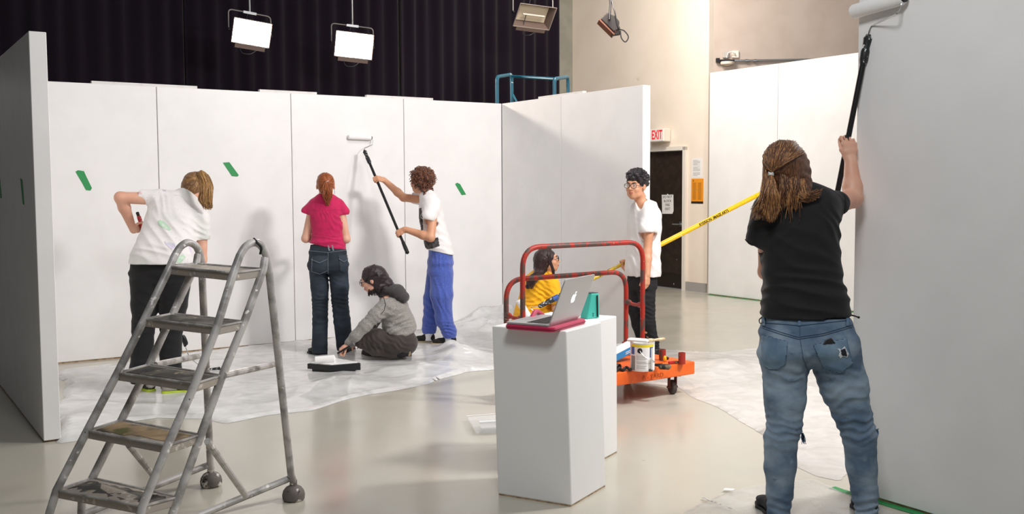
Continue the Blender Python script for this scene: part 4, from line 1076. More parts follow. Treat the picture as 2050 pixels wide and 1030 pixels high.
MB().lathe(a, d, [(.011, 0), (.016, .01), (.017, .15), (.013, .24), (.012, .26)], 14).build('red_grip', MAT('red_grip', '#b5232b', .4, spots=[('#e6d8d4', 60, .66, .7)]), t, smooth=True)
MB().lathe(a-d*.03, d, [(.008, 0), (.013, .005), (.012, .035)], 12).build('end_cap', MT['black'], t, smooth=True)
MB().lathe(P(366, 672, 8.13), d, [(.012, 0), (.019, .02), (.02, .07), (.014, .085)], 12).build('collar', MT['black'], t, smooth=True)
g = P(432, 746, 8.3)
MB().tube(arc_pts([b, P(379, 716, 8.15), P(402, 735, 8.22), P(420, 744, 8.27)], .02, 4), .004, 8).build('wire_frame', MT['chrome'], t, smooth=True)
MB().lathe(P(404, 752, 8.27)+V(0,0,.012), V(.9, .2, .10), [(.015, 0), (.036, .006), (.037, .15), (.015, .157)], 18).build('roller_cover', MAT('dirty_nap', '#26272a', .9, spots=[('#dfe0e0', 40, .56, .6)]), t, smooth=True)

# ---- crouching woman in grey hoodie
def woman_crouch():
    Y = 8.85; s = Y/FPX
    t = thing('person', 'person kneeling in grey hoodie and glasses over the paint tray', 'person', V(-1.1, 8.85, 0))
    H = Head(P(746, 561, 8.82), (-.93, .10, -.36), (-.36, 0, .93), .98)
    B = Vol(.006); head(B, H, P(770, 590, 8.86), .048)
    side = V(0.05, 1, 0)
    B.slab([(P(778, 603, Y), .13, .07), (P(788, 625, Y), .13, .09), (P(800, 655, Y), .12, .10), (P(806, 676, Y), .12, .08)], side, k=.03)
    eN = P(731, 653, 8.62); wN = P(696, 690, 8.60); arm(B, P(770, 610, 8.70), eN, wN, .042, .036, .025)
    pl = P(688, 703, 8.585); hand(B, wN, nrm(P(676, 705, 8.58)-wN), nrm(V(.35, .3, -1)), V(-.3, -1, .2), [(50, 75, 45)]*4, .92, thumb=(.7, .35, .5))
    eF = P(742, 655, 9.02); wF = P(728, 680, 8.98); arm(B, P(772, 610, 9.0), eF, wF, .042, .036, .025); hand(B, wF, V(-.8, 0, -.4), V(-.2, 0, -1), V(0, -1, 0), (20, 30, 15), .9)
    leg(B, P(812, 690, 8.76), P(722, 684, 8.70), P(785, 706, 8.74), .075, .05, .035); leg(B, P(812, 690, 8.96), P(736, 709, 9.0), P(800, 712, 8.98), .075, .05, .035)
    vbuild('body', B, SK, t)
    hz = MAT('heather_hoodie', '#7b7873', .95, col2='#a39f99', scale=160, lo=.42, hi=.6, stretch=(.5, .5, 3), sheen=.2, bump=.3, bscale=200)
    B = Vol(.006)
    B.slab([(P(772, 596, Y), .09, .06), (P(779, 604, Y), .17, .085), (P(789, 622, Y), .19, .125), (P(797, 642, Y), .17, .135), (P(799, 657, Y), .165, .145), (P(807, 671, Y), .17, .130)], side, k=.035, p=2.3, cap=.04)
    B.chain([(P(771, 612, 8.70), .066), (P(752, 632, 8.65), .062), (eN, .053), (P(712, 673, 8.60), .045), (P(698, 687, 8.60), .036)], .03); B.chain([(P(772, 612, 9.0), .064), (eF, .05), (P(731, 675, 8.98), .036)], .03)
    B.ell(P(790, 662, 8.72), (.08, .09, .05), k=.03)
    B.cut(P(806, 675, Y), nrm(V(.22, 0, -1)), .16)
    for (x, y, d, l, R, a) in ((745, 640, V(.7, 0, .7), .04, .12, .006), (795, 655, V(-.3, 0, 1), .04, .14, .008), (785, 625, V(.4, 0, 1), .06, .15, .004), (705, 680, V(.7, 0, -.6), .03, .06, .006), (732, 652, V(.6, 0, -.6), .035, .07, .006)): B.folds(P(x, y, 8.7), d, l, R, a, x)
    ho_ = vbuild('hoodie', B, hz, t); bv = bvh_of(ho_)
    mb = MB(); seam(mb, bv, [(760, 590), (768, 596), (772, 610), (769, 622), (762, 630)], .003, .0008, 2); mb.build('shoulder_seam', MAT('dark_heather', '#3f3c3b', .9), ho_, smooth=True)
    MB().tube(spline([P(757, 632, 8.66), P(755, 643, 8.65), P(754, 653, 8.65)]), .0022, 6).build('drawcord', MAT('cord', '#a29c98', .9), ho_)
    B = Vol(.006); B.slab([(P(778, 580, Y), .11, .05), (P(795, 585, Y), .14, .06), (P(808, 596, Y), .115, .05)], side, k=.03, p=2.1); B.cone(P(770, 583, Y-.06), P(765, 592, Y-.08), .035, .02, .03)
    B.folds(P(797, 588, 8.72), V(.7, 0, -.7), .04, .12, .007, 2)
    vbuild('hood', B, MAT('charcoal_hood', '#3a3636', .95, sheen=.15, bump=.4, bscale=120), ho_)
    B = Vol(.006)
    B.slab([(P(806, 676, Y), .15, .105), (P(811, 690, Y), .165, .115)], side, k=.03, cap=.06)
    c = lambda x, y, r, Yy: (P(x, y, Yy), r)
    B.chain([c(812, 688, .105, 8.77), c(790, 684, .096, 8.73), c(755, 678, .082, 8.70), c(723, 682, .060, 8.69)], .03)
    B.chain([c(722, 685, .052, 8.69), c(750, 699, .058, 8.71), c(790, 708, .046, 8.74)], .03)
    B.chain([c(812, 690, .1, 8.95), c(775, 695, .085, 8.98), c(738, 707, .06, 9.0)], .03); B.chain([c(738, 709, .055, 9.0), c(775, 713, .05, 9.0), c(800, 713, .045, 8.98)], .03)
    B.cut(P(790, 716, 8.86)*V(1, 1, 0)+V(0, 0, .008), -ZZ); B.cut(P(806, 668, Y), nrm(V(-.3, 0, 1)), .10)
    for (x, y, d) in ((760, 688, V(.8, 0, .5)), (800, 690, V(.5, 0, .9)), (740, 700, V(1, 0, 0))): B.folds(P(x, y, 8.65), d, .045, .12, .005, x)
    vbuild('trousers', B, MAT('dark_brown_cotton', '#3d3532', .9, sheen=.15, bump=.3, bscale=300, bdist=.001), t)
    # shoes: toes on the floor, soles facing right
    sm = MAT('black_suede', '#1b181a', .8); so = MAT('worn_sole', '#8f8069', .8)
    B = Vol(.004); a = P(800, 702, 8.74); b = P(816, 700, 8.74); B.slab([(P(793, 708, 8.74), .04, .035), (P(806, 706, 8.74), .042, .040), (P(817, 699, 8.74), .042, .065)], V(0, 1, 0), k=.02); B.cut(P(819.5, 700, 8.74), X0); B.cut(V(0, 0, .004), -ZZ); o = vbuild('shoe', B, sm, t)
    MB().box(P(821.5, 699, 8.74)+V(0, 0, .0), (.022, .085, .13), (nrm(V(1, 0, -.15)), V(0, 1, 0), nrm(V(.15, 0, 1))), bev=.01).build('sole', so, o)
    MB().tube(spline([P(797, 697, 8.69), P(804, 700, 8.69), P(800, 706, 8.69), P(808, 704, 8.69)]), .003, 6).build('laces', MAT('grey_lace', '#8d8787', .8), o, smooth=True)
    B = Vol(.004); B.slab([(P(795, 712, 8.98), .04, .03), (P(815, 710, 8.98), .042, .045)], V(0, 1, 0), k=.02); B.cut(V(0, 0, .004), -ZZ); vbuild('shoe', B, sm, t)
    face(H, t, (SKT, LIP), browcol=MT['ink'], glasses=MT['black'])
    hm = HB('dark_hair', '#1c1415', '#33242a', (3, 3, .5))
    B = Vol(.005); hair_cap(H, B, top=(.090, .106, .098)); B.ell(H.p(0, .125, -.03), (.07, .075, .085), H.ax, .012, True); B.slab([(P(756, 560, 8.84), .095, .065), (P(760, 575, 8.85), .092, .055), (P(764, 590, 8.85), .07, .03)], side, k=.03); B.slab([(P(760, 552, 8.85), .08, .07), (P(776, 572, 8.86), .075, .05), (P(785, 583, 8.86), .05, .03)], side, k=.03); B.ell(H.p(0, .13, -.06), (.058, .07, .09), H.ax, .01, True)
    B.rough(.003, .04, 1); ho = vbuild('hair', B, hm, t); rnd = random.Random(9); mb = MB()
    for i in range(260):
        sg = -1 if i % 3 else 1; u = rnd.random(); yy = Y-sg*-.0-.075 if sg < 0 else Y+.075
        st = H.p(rnd.uniform(-.02, .02), .03-u*.1, .125); m1 = H.p(-sg*.088, .035-u*.12, .03); en = P(737+u*46, 590-u*4+rnd.uniform(-8, 4), Y+sg*.09+rnd.uniform(-.02, .02))
        m2 = m1*.5+en*.5+V(0, sg*.006, 0); mb.tube(spline([st, m1*.75+st*.25+V(0, sg*.02, .01), m1, m2, en], 4), .0026, 5)
    mb.build('strands', hm, ho, smooth=True)
woman_crouch()
t = thing('paint_brush', 'small dark handled brush in the hand of the kneeling person', 'brush', P(697, 695, 8.56))
d = nrm(P(706, 688, 8.54)-P(676, 708, 8.56))
MB().tube([P(676, 708, 8.56), P(706, 690, 8.54)], .009, 10).build('handle', MT['black'], t, smooth=True)
MB().box(P(705, 691, 8.54), (.05, .03, .035), (d, V(0, 1, 0), nrm(np.cross(d, V(0, 1, 0)))), bev=.008).build('head', MAT('grey_ferrule', '#5a5a58', .5), t)

# ---- curly haired man in blue sweatpants
def man_blue():
    t = thing('person', 'person with curly brown hair in white t-shirt and blue sweatpants holding a roller pole', 'person', V(-.7, 9.65, 0))
    Y = 9.7
    H = Head(P(842, 364, 9.72), (-.80, .55, .0), (0, 0, 1), 1.0); side = V(-.12, .99, 0)
    B = Vol(.006); head(B, H, P(852, 395, 9.70), .052)
    B.slab([(P(859, 405, Y), .14, .07), (P(866, 440, Y), .14, .085), (P(876, 480, Y), .13, .09), (P(884, 520, Y), .14, .10)], side, k=.03)
    pa, pb = P(815, 505, 9.44), P(730, 303, 10.16); pd = nrm(pb-pa)
    def on(y): k = (505-y)/202.; return pa+(pb-pa)*k
    eN = P(862, 476, 9.46); wN = grip(B, on(471), pd, nrm(on(471)-P(835, 474, 9.5)), pd, V(0, .5, 0.2), .014, .97); arm(B, P(869, 410, 9.56), eN, wN, .047, .040, .028)
    eF = P(808, 396, 9.90); wF = grip(B, on(364), pd, nrm(on(364)-P(775, 376, 9.98)), pd, V(0, -.4, -.3), .014, .97); arm(B, P(846, 400, 9.84), eF, wF, .045, .038, .027)
    leg(B, P(884, 530, 9.62), P(885, 610, 9.58), P(898, 676, 9.62), .08, .05, .036); leg(B, P(880, 530, 9.80), P(862, 610, 9.78), P(858, 672, 9.80), .08, .05, .036)
    vbuild('body', B, SKT, t)
    B = Vol(.006); s = Y/FPX
    B.slab([(P(855, 393, Y), .08, .07), (P(859, 403, Y), .17, .085), (P(862, 420, Y), .19, .105), (P(865, 440, Y), .18, .115), (P(870, 465, Y), .175, .118), (P(877, 490, Y), .18, .120), (P(883, 512, Y), .185, .125)], side, k=.03, p=2.4)
    B.cone(P(868, 408, 9.58), P(858, 434, 9.50), .066, .072, .04); B.cone(P(848, 400, 9.86), P(830, 397, 9.90), .062, .058, .04)
    B.cut(P(858, 441, 9.5), nrm(V(-.25, -.1, -1)), .10); B.cut(P(824, 398, 9.9), V(-1, 0, .1), .08); B.cut(P(881, 504, Y), nrm(V(-.22, 0, -1)))
    for (x, y, d, l, R, a) in ((880, 480, V(.4, 0, 1), .07, .14, .005), (865, 440, V(.8, 0, .5), .06, .12, .005), (870, 495, V(.3, 0, 1), .05, .12, .004)): B.folds(P(x, y, 9.6), d, l, R, a, x)
    so = vbuild('shirt', B, MT['teeW'], t); bv = bvh_of(so)
    pm = MAT('print_black', '#3a3839', .8, col2='#5a5757', scale=30, lo=.45, hi=.6)
    patch('print', bv, [(846, 482), (863, 480), (877, 475), (880, 493), (866, 498), (851, 500)], pm, so, .0015, 1., .0008)
    patch('print', bv, [(839, 418), (844, 416), (846, 440), (847, 461), (842, 462), (838, 445)], pm, so, .0015, 1., .0008)
    B = Vol(.006)
    B.slab([(P(882, 500, Y), .17, .115), (P(882, 525, Y), .18, .120), (P(880, 545, Y), .18, .122)], side, k=.03, cap=.05)
    c = lambda x, y, hw, Yy: (P(x, y, Yy), hw*Yy/FPX)
    B.chain([c(884, 550, 24, 9.63), c(884, 590, 22.5, 9.60), c(889, 640, 17, 9.61), c(899, 664, 14.5, 9.62), c(901, 672, 12.5, 9.62)], .03)
    B.chain([c(876, 550, 22, 9.79), c(866, 600, 18, 9.78), c(861, 645, 14.5, 9.79), c(859, 660, 13.5, 9.80), c(859, 665, 12, 9.8)], .03)
    B.cut(P(882, 503, Y), nrm(V(.22, 0, 1))); B.cut(P(900, 677, 9.62), -ZZ, .15); B.cut(P(859, 668.5, 9.8), -ZZ, .15)
    for (x, y, d, l, R, a, yy) in ((885, 600, V(1, 0, .25), .06, (.12, .3, .3), .005, 9.55), (862, 625, V(.7, 0, .6), .06, .15, .005, 9.7), (898, 660, V(.2, 0, 1), .035, .08, .008, 9.55), (859, 655, V(.2, 0, 1), .035, .08, .007, 9.7), (882, 520, V(1, 0, .1), .035, (.14, .3, .08), .004, 9.55)): B.folds(P(x, y, yy), d, l, R, a, x)
    po = vbuild('sweatpants', B, MAT('blue_fleece', '#4459ac', .95, sheen=.35, col2='#5166b8', scale=90, lo=.4, hi=.6, bump=.3, bscale=300), t); bv = bvh_of(po)
    mb = MB(); seam(mb, bv, [(889, 508), (890, 560), (893, 610), (898, 655)], .0025, .0005, 3); mb.build('side_seam', MC['blue_fleece'], po)
    sk = MAT('white_sock', '#eceaea', .9); bl = MAT('black_canvas_shoe', '#211d1c', .85, spots=[('#5a4c32', 40, .62, .66)]); ts = MAT('tan_sole', '#a8977a', .7)
    for (x, y, Yy, hx, tx) in ((857, 688, 9.78, 868, 827), (897, 692, 9.63, 911, 868)):
        a = P(x, y, Yy); MB().tube([P(x+2, 664 if Yy > 9.7 else 672, Yy), P(x+2, 682 if Yy > 9.7 else 687, Yy)], .042, 16).build('sock', sk, t, smooth=True)
        shoe(t, V(P(hx, y, Yy)[0], Yy, 0), V(P(tx, y, Yy)[0]-.02, Yy+.05, 0), bl, ts, laces=MAT('tan_lace', '#8a7344', .8), hgt=.085, w=.050)
    face(H, t, (SKT, LIP))
    hm = HB('curly_brown_hair', '#3b2014', '#6d4029', (1, 1, 1)); B = Vol(.005); rnd = random.Random(2)
    hair_cap(H, B, top=(.098, .112, .102), off=(0, -.022, .036)); B.ell(H.p(0, -.06, -.055), (.075, .05, .06), H.ax, .03)
    for i in range(150):
        v = nrm(rand_in(rnd)); 
        if v[1] > .62 and v[2] < .35: continue
        if v[2] < -.75: continue
        q = H.p(v[0]*.095, -.024+v[1]*.110, .030+v[2]*.100); r = rnd.uniform(.012, .024); B.ell(q, (r, r, r), k=.008)
    for i in range(30): B.ell(H.p(rnd.uniform(-.07, .07), rnd.uniform(-.11, -.05), rnd.uniform(-.13, -.07)), (.016,)*3, k=.008)
    B.ell(H.p(0, .125, -.045), (.068, .07, .075), H.ax, .01, True); B.rough(.005, .025, 4)
    ho = vbuild('hair', B, hm, t); mb = MB()
    for i in range(260):
        v = nrm(rand_in(rnd)); 
        if (v[1] > .6 and v[2] < .3) or v[2] < -.8: continue
        q = H.p(v[0]*.106, -.024+v[1]*.122, .028+v[2]*.112); a = nrm(rand_in(rnd)); b = nrm(np.cross(a, v)); r = rnd.uniform(.008, .016)
        mb.tube([q+a*r*math.cos(k*.9)+b*r*math.sin(k*.9)+H.c*0+nrm(q-H.c)*.003*k for k in range(6)], .0028, 5)
    mb.build('curls', HB('curl_highlight', '#5a3220', '#8c5a3c', (1, 1, 1)), ho, smooth=True)
    return pa, pb
pa, pb = man_blue()
wq = C-DB*1.63; rz = P(720, 275.5, 10.2)[2]
def wallpt(px, py, off):     # point in front of the back wall by off, on a pixel ray
    d = ray(px, py); k = np.dot(C+NB*off-CAM, NB)/np.dot(d, NB); return CAM+d*k
e0, e1 = wallpt(697, 274.5, .028), wallpt(743, 276.5, .028)
roller_tool('paint_roller', 'roller on a black pole held against the back wall by the curly-haired person', (pa, pb), (e0, e1), [wallpt(729, 297, .06), wallpt(746, 290, .05), wallpt(747, 279, .04), e1], MT['blackmet'], .0135, .17, .15, rr=.024)

# ---- woman in yellow shirt
def woman_yellow():
    Y = 9.15; t = thing('person', 'person crouching in a yellow t-shirt and glasses behind the cart', 'person', V(.2, 9.15, 0))
    H = Head(P(1096, 523, 9.13), (.95, -.08, .12), (-.1, 0, 1), .95); side = nrm(V(.72, -.69, 0))
    B = Vol(.006); head(B, H, P(1090, 550, 9.14), .048)
    B.slab([(P(1090, 555, Y), .13, .06), (P(1080, 590, Y), .13, .09), (P(1068, 640, Y), .14, .1), (P(1064, 660, Y+.02), .15, .1)], side, k=.03)
    eN = P(1113, 618, 8.98); wN = P(1128, 622, 9.14); arm(B, P(1108, 572, 9.02), eN, wN, .042, .036, .025); hand(B, wN, V(.5, .8, 0), V(0, 0, -1), V(-1, 0, 0), (30, 40, 20), .92)
    eF = P(1090, 615, 9.40); wF = P(1118, 612, 9.38); arm(B, P(1068, 572, 9.28), eF, wF, .042, .036, .025); hand(B, wF, V(1, .2, 0), V(0, 0, -1), V(0, -1, 0), (30, 40, 20), .92)
    an = V(.38, 9.28, .07)
    leg(B, P(1072, 662, 9.1), P(1118, 645, 9.10), V(.36, 9.06, .08), .07, .05, .036); leg(B, P(1060, 662, 9.24), P(1112, 640, 9.36), V(.34, 9.34, .08), .07, .05, .036)
    vbuild('body', B, SKT, t)
    B = Vol(.006)
    B.slab([(P(1090, 549, Y), .07, .06), (P(1088, 558, Y), .15, .075), (P(1084, 572, Y), .19, .11), (P(1078, 595, Y), .18, .13), (P(1070, 625, Y), .18, .15), (P(1064, 648, Y), .19, .16)], side, k=.035, p=2.3)
    B.cone(P(1106, 570, 9.03), P(1112, 600, 8.99), .065, .066, .04); B.cut(P(1113, 609, 8.98), nrm(V(.1, 0, -1)), .09); B.cone(P(1066, 572, 9.28), P(1082, 600, 9.37), .065, .06, .04); B.cut(P(1064, 652, Y), -ZZ)
    for (x, y, d, l, R, a) in ((1085, 590, V(.6, 0, .8), .05, .12, .006), (1072, 620, V(-.3, 0, 1), .045, .14, .008), (1105, 585, V(.9, 0, .4), .05, .08, .006), (1095, 560, V(.4, 0, .9), .035, .07, .004)): B.folds(P(x, y, 9.02), d, l, R, a, x)
    so = vbuild('shirt', B, MAT('yellow_jersey', '#fbb604', .8, sheen=.15, bump=.25, bscale=60, bdist=.004), t); bv = bvh_of(so)
    q = cast(bv, 1080, 557, .002); q2 = cast(bv, 1087, 555, .002)
    mb = MB()
    for i, x in enumerate((1068, 1072.5, 1077, 1081.5, 1086)):
        for (a, b) in ((0, 0), ): patch('letter_print', bv, [(x, 554-i*.5), (x+3.2, 553.6-i*.5), (x+3.2, 555-i*.5), (x+1.4, 555.2-i*.5), (x+1.4, 557-i*.5), (x, 557.2-i*.5)], MT['ink'], so, .0015, .35, .0006)
    B = Vol(.006); c = lambda p, r: (p, r)
    B.slab([(P(1066, 645, Y), .15, .12), (P(1064, 660, Y), .165, .13)], side, k=.03, cap=.07)
    B.chain([c(P(1072, 662, 9.08), .10), c(P(1118, 645, 9.10), .062), c(V(.37, 9.06, .20), .055), c(V(.36, 9.06, .07), .045)], .03); B.chain([c(P(1062, 662, 9.26), .10), c(P(1112, 640, 9.36), .062), c(V(.35, 9.34, .2), .055), c(V(.34, 9.34, .07), .045)], .03)
    B.cut(V(0, 0, .05), -ZZ); vbuild('trousers', B, MC['black_cotton'], t)
    bl = MC['black_leather']; shoe(t, V(.30, 9.06, 0), V(.53, 9.02, 0), bl, bl); shoe(t, V(.28, 9.34, 0), V(.51, 9.36, 0), bl, bl)
    face(H, t, (SKT, LIP), browcol=MT['ink'], glasses=MT['black'])
    hm = HB('black_brown_hair', '#231516', '#3e2826', (3, 3, .5)); B = Vol(.005); hair_cap(H, B, top=(.088, .104, .096)); B.ell(H.p(0, .125, -.035), (.085, .082, .098), H.ax, .012, True)
    B.chain([(P(1086, 522, 9.13), .085), (P(1084, 538, 9.13), .07), (P(1083, 545, 9.12), .05)], .03); B.chain([(P(1078, 549, 9.08), .045), (P(1066, 560, 9.03), .040), (P(1056, 574, 9.02), .022)], .03); B.ell(H.p(0, .14, -.05), (.09, .085, .10), H.ax, .01, True); B.rough(.002, .04, 1)
    ho = vbuild('hair', B, hm, t); rnd = random.Random(11); mb = MB()
    for i in range(240):
        u = rnd.random(); sg = 1 if rnd.random() < .75 else -1
        st = H.p(rnd.uniform(-.015, .015), .05-u*.12, .122); m1 = H.p(sg*.086, .042-u*.12, .02)
        if u < .22: en = P(1108+rnd.uniform(-2, 3), 548+rnd.uniform(-6, 8), 9.02 if sg > 0 else 9.22); m2 = m1*.4+en*.6
        else: m2 = P(1092-u*14, 542, 9.05 if sg > 0 else 9.14); en = P(1057+rnd.uniform(-4, 10), 574+rnd.uniform(-14, 6), 9.0+rnd.uniform(-.02, .02)); 
        mb.tube(spline([st, st*.3+m1*.7+H.u*.025+H.r*sg*.012, m1, m2, m2*.5+en*.5+V(0, -.015, .01), en] if u >= .22 else [st, st*.3+m1*.7+H.u*.02, m1, m2, en], 4), .0025, 5)
    mb.build('strands', hm, ho, smooth=True)
woman_yellow()

# ---- young man in white tee and glasses
def man_glasses():
    Y = 8.88; t = thing('person', 'person with black wavy hair and glasses in plain white t-shirt and black jeans', 'person', V(1.16, 8.88, 0))
    H = Head(P(1273, 374, 8.86), (-.56, -.83, -.03), (.05, 0, 1), 1.0); f = nrm(V(-.85, -.5, 0)); side = nrm(V(-.5, .85, 0))
    B = Vol(.0055); head(B, H, P(1287, 411, 8.90), .052)
    B.slab([(P(1290, 420, Y), .14, .07), (P(1291, 450, Y), .14, .085), (P(1288, 510, Y), .12, .08), (P(1286, 560, Y), .13, .09)], side, k=.03)
    eN = P(1296, 505, 8.70); wN = P(1296, 550, 8.64); arm(B, P(1302, 432, 8.73), eN, wN, .044, .037, .026); hand(B, wN, V(-.05, -.1, -1), V(-.6, .6, 0), V(-.6, -.7, 0), [(18, 28, 18), (22, 32, 20), (26, 36, 22), (30, 40, 24)], .97, thumb=(.8, .4, .4))
    pd = nrm(V(.663, .23, .165)); pp = P(1250, 527, 9.065); wF = grip(B, pp, pd, V(-.4, .3, .3), -pd, V(0, 0, 1), .014, .95); arm(B, P(1274, 430, 9.04), P(1270, 492, 9.08), wF, .044, .036, .026)
    leg(B, P(1278, 575, 8.93), P(1276, 640, 8.93), P(1290, 702, 8.98), .075, .048, .035); leg(B, P(1292, 575, 8.80), P(1294, 640, 8.78), P(1308, 702, 8.80), .075, .048, .035)
    vbuild('body', B, SKT, t)
    B = Vol(.006)
    B.slab([(P(1286, 408, 8.89), .065, .06), (P(1289, 417, Y), .15, .075), (P(1290, 432, Y), .185, .098), (P(1290, 455, Y), .18, .105), (P(1288, 500, Y), .175, .11), (P(1287, 535, Y), .18, .12), (P(1287, 562, Y), .185, .125)], side, k=.03, p=2.4)
    B.cone(P(1300, 428, 8.75), P(1294, 458, 8.70), .066, .070, .04); B.cone(P(1274, 428, 9.02), P(1268, 455, 9.06), .06, .06, .04)
    B.cut(P(1294, 466, 8.7), nrm(V(0, -.1, -1)), .10); B.cut(P(1287, 553, Y), -ZZ); B.cut(P(1268, 463, 9.06), -ZZ, .06)
    nk = P(1281, 413, 8.82); B.cone(P(1284, 404, 8.84), P(1274, 424, 8.74), .05, .012, .01, sub=True)
    for (x, y, d, l, R, a) in ((1272, 500, V(.95, 0, .25), .06, (.08, .2, .3), .005), (1300, 520, V(.7, 0, .6), .07, .15, .004), (1298, 450, V(.6, 0, .8), .05, .09, .004), (1290, 540, V(1, 0, .3), .06, .12, .004)): B.folds(P(x, y, 8.76), d, l, R, a, x)
    vbuild('shirt', B, MT['teeW'], t)
    B = Vol(.006); c = lambda x, y, hw, Yy: (P(x, y, Yy), hw*Yy/FPX)
    B.slab([(P(1286, 545, Y), .15, .10), (P(1285, 572, Y), .16, .11)], side, k=.03, cap=.05)
    B.chain([c(1278, 580, 20, 8.92), c(1274, 620, 16.5, 8.92), c(1279, 650, 14, 8.93), c(1286, 680, 11.5, 8.96), c(1291, 702, 11, 8.98)], .02); B.chain([c(1294, 580, 19, 8.82), c(1296, 620, 15.5, 8.80), c(1299, 650, 13.5, 8.79), c(1308, 685, 11, 8.80), c(1310, 703, 11, 8.80)], .02)
    B.cut(P(1286, 549, Y), ZZ); B.cut(V(0, 0, .05), -ZZ)
    for (x, y, l, a) in ((1275, 625, .035, .006), (1296, 625, .035, .006), (1308, 695, .03, .008), (1288, 695, .03, .007), (1290, 590, .04, .005)): B.folds(P(x, y, 8.76), V(.3, 0, 1), l, .1, a, x)
    po = vbuild('trousers', B, MAT('black_denim', '#121114', .85, col2='#1d1c20', scale=12, bump=.3, bscale=300), t)
    bl = MC['black_leather']
    a = P(1291, 704, 8.98); shoe(t, V(a[0]+.06, 9.0, 0), V(a[0]-.17, 8.90, 0), bl, bl); a = P(1310, 704, 8.80); shoe(t, V(a[0]+.06, 8.82, 0), V(a[0]-.17, 8.70, 0), bl, bl)
    face(H, t, (SKT, MAT('lips_dark', '#a35448', .45)), browcol=MT['ink'], glasses=MT['black'], mouth_open=.002)
    hm = HB('wavy_black_hair', '#131013', '#2c2428', (1, 1, 1)); B = Vol(.0045); rnd = random.Random(6)
    hair_cap(H, B, top=(.089, .106, .090), off=(0, -.024, .048))
    for i in range(130):
        v = nrm(rand_in(rnd))
        if v[2] < .12 and v[1] > (.25 if abs(v[0]) > .7 and v[2] > -.35 else -.35): continue
        if v[2] < -.5: continue
        q = H.p(v[0]*.090, -.020+v[1]*.103, .054+v[2]*.092); r = rnd.uniform(.014, .026); B.ell(q, (r, r, r), k=.008)
    for i in range(26): a = rnd.uniform(-1, 1); B.ell(H.p(a*.062, .078-abs(a)*.02+rnd.uniform(-.01, .012), .092+rnd.uniform(-.012, .03)), (.017,)*3, k=.01)
    B.ell(H.p(0, .13, -.02), (.062, .075, .085), H.ax, .01, True)
    for i in (-1, 1): B.ell(H.p(i*.088, .035, -.035), (.03, .05, .045), H.ax, .01, True)
    B.rough(.004, .022, 4); ho = vbuild('hair', B, hm, t); mb = MB()
    for i in range(300):
        v = nrm(rand_in(rnd))
        if (v[2] < .25 and v[1] > -.3) or v[2] < -.45: continue
        q = H.p(v[0]*.092, -.020+v[1]*.108, .052+v[2]*.096); a = nrm(np.cross(v[0]*H.r+v[1]*H.f+v[2]*H.u, rand_in(rnd))); o_ = nrm(q-H.c)
        mb.tube(spline([q-a*.02-o_*.006, q+o_*.004, q+a*.02-o_*.002+rand_in(rnd)*.006], 4), .0024, 5)
    mb.build('curls', hm, ho, smooth=True)
man_glasses()
# yellow pole
t = thing('paint_roller', 'long yellow extension pole with black handwritten lettering, passing behind the standing person in glasses', 'paint roller', P(1250, 527, 9.065))
A0 = P(1105, 601, 8.85); B0 = P(1250, 527, 9.08); d = nrm(B0-A0)
def onp(px):
    lo, hi = -2., 6.
    for _ in range(50):
        m = (lo+hi)/2; q = A0+d*m-CAM; x = 1025+FPX*np.dot(q, RT)/np.dot(q, FWD)
        if x < px: lo = m
        else: hi = m
    return A0+d*lo
MB().tube([onp(1112), onp(1262)], .0165, 14).build('inner_pole', MAT('scuffed_yellow', '#d9b52a', .4, spots=[('#3a3a34', 50, .60, .64), ('#e8e6df', 40, .64, .68)]), t, smooth=True)
MB().tube([onp(1262), onp(1545)], .0225, 16).build('outer_pole', MT['yellow'], t, smooth=True)
o = MB().lathe(onp(1078), d, [(.010, 0), (.02, .01), (.022, .06), (.018, .08), (.024, .1), (.024, .3), (.019, .36), (.017, .42)], 16).build('handle', MAT('painty_handle', '#23262b', .5, spots=[('#dcdedc', 55, .58, .62)]), t, smooth=True)
MB().lathe(onp(1107), d, [(.0255, 0), (.0255, .05)], 16).build('blue_band', MAT('blue_band', '#2d56a8', .5), t, smooth=True)
MB().tube(arc_pts([onp(1079), onp(1079)+P(1071, 611, 8.8)-P(1079, 613, 8.8)+V(-.045, 0, -.02), P(1071, 625, 8.8), P(1075, 640, 8.8), P(1048, 640, 8.8)], .02, 5), .0045, 8).build('wire_frame', MT['chrome'], t, smooth=True)
MB().lathe(P(1038, 601, 8.8), P(1061, 641, 8.8)-P(1038, 601, 8.8), [(.015, 0), (.03, .005), (.031, .19), (.015, .2)], 20).build('roller_cover', MT['nap'], t, smooth=True)
q0 = onp(1398); q1 = onp(1462); vz = nrm(np.cross(V(0, -1, 0), d)); vz = vz if vz[2] > 0 else -vz; nn = np.cross(d, vz)
nn = nn if nn[1] < 0 else -nn
text('lettering', 'RYERSON  IMAGE ARTS', .036, q0+nn*.0232, d, vz, MT['ink'], t, bold=.0006, sx=np.linalg.norm(q1-q0)/(.036*11.6))

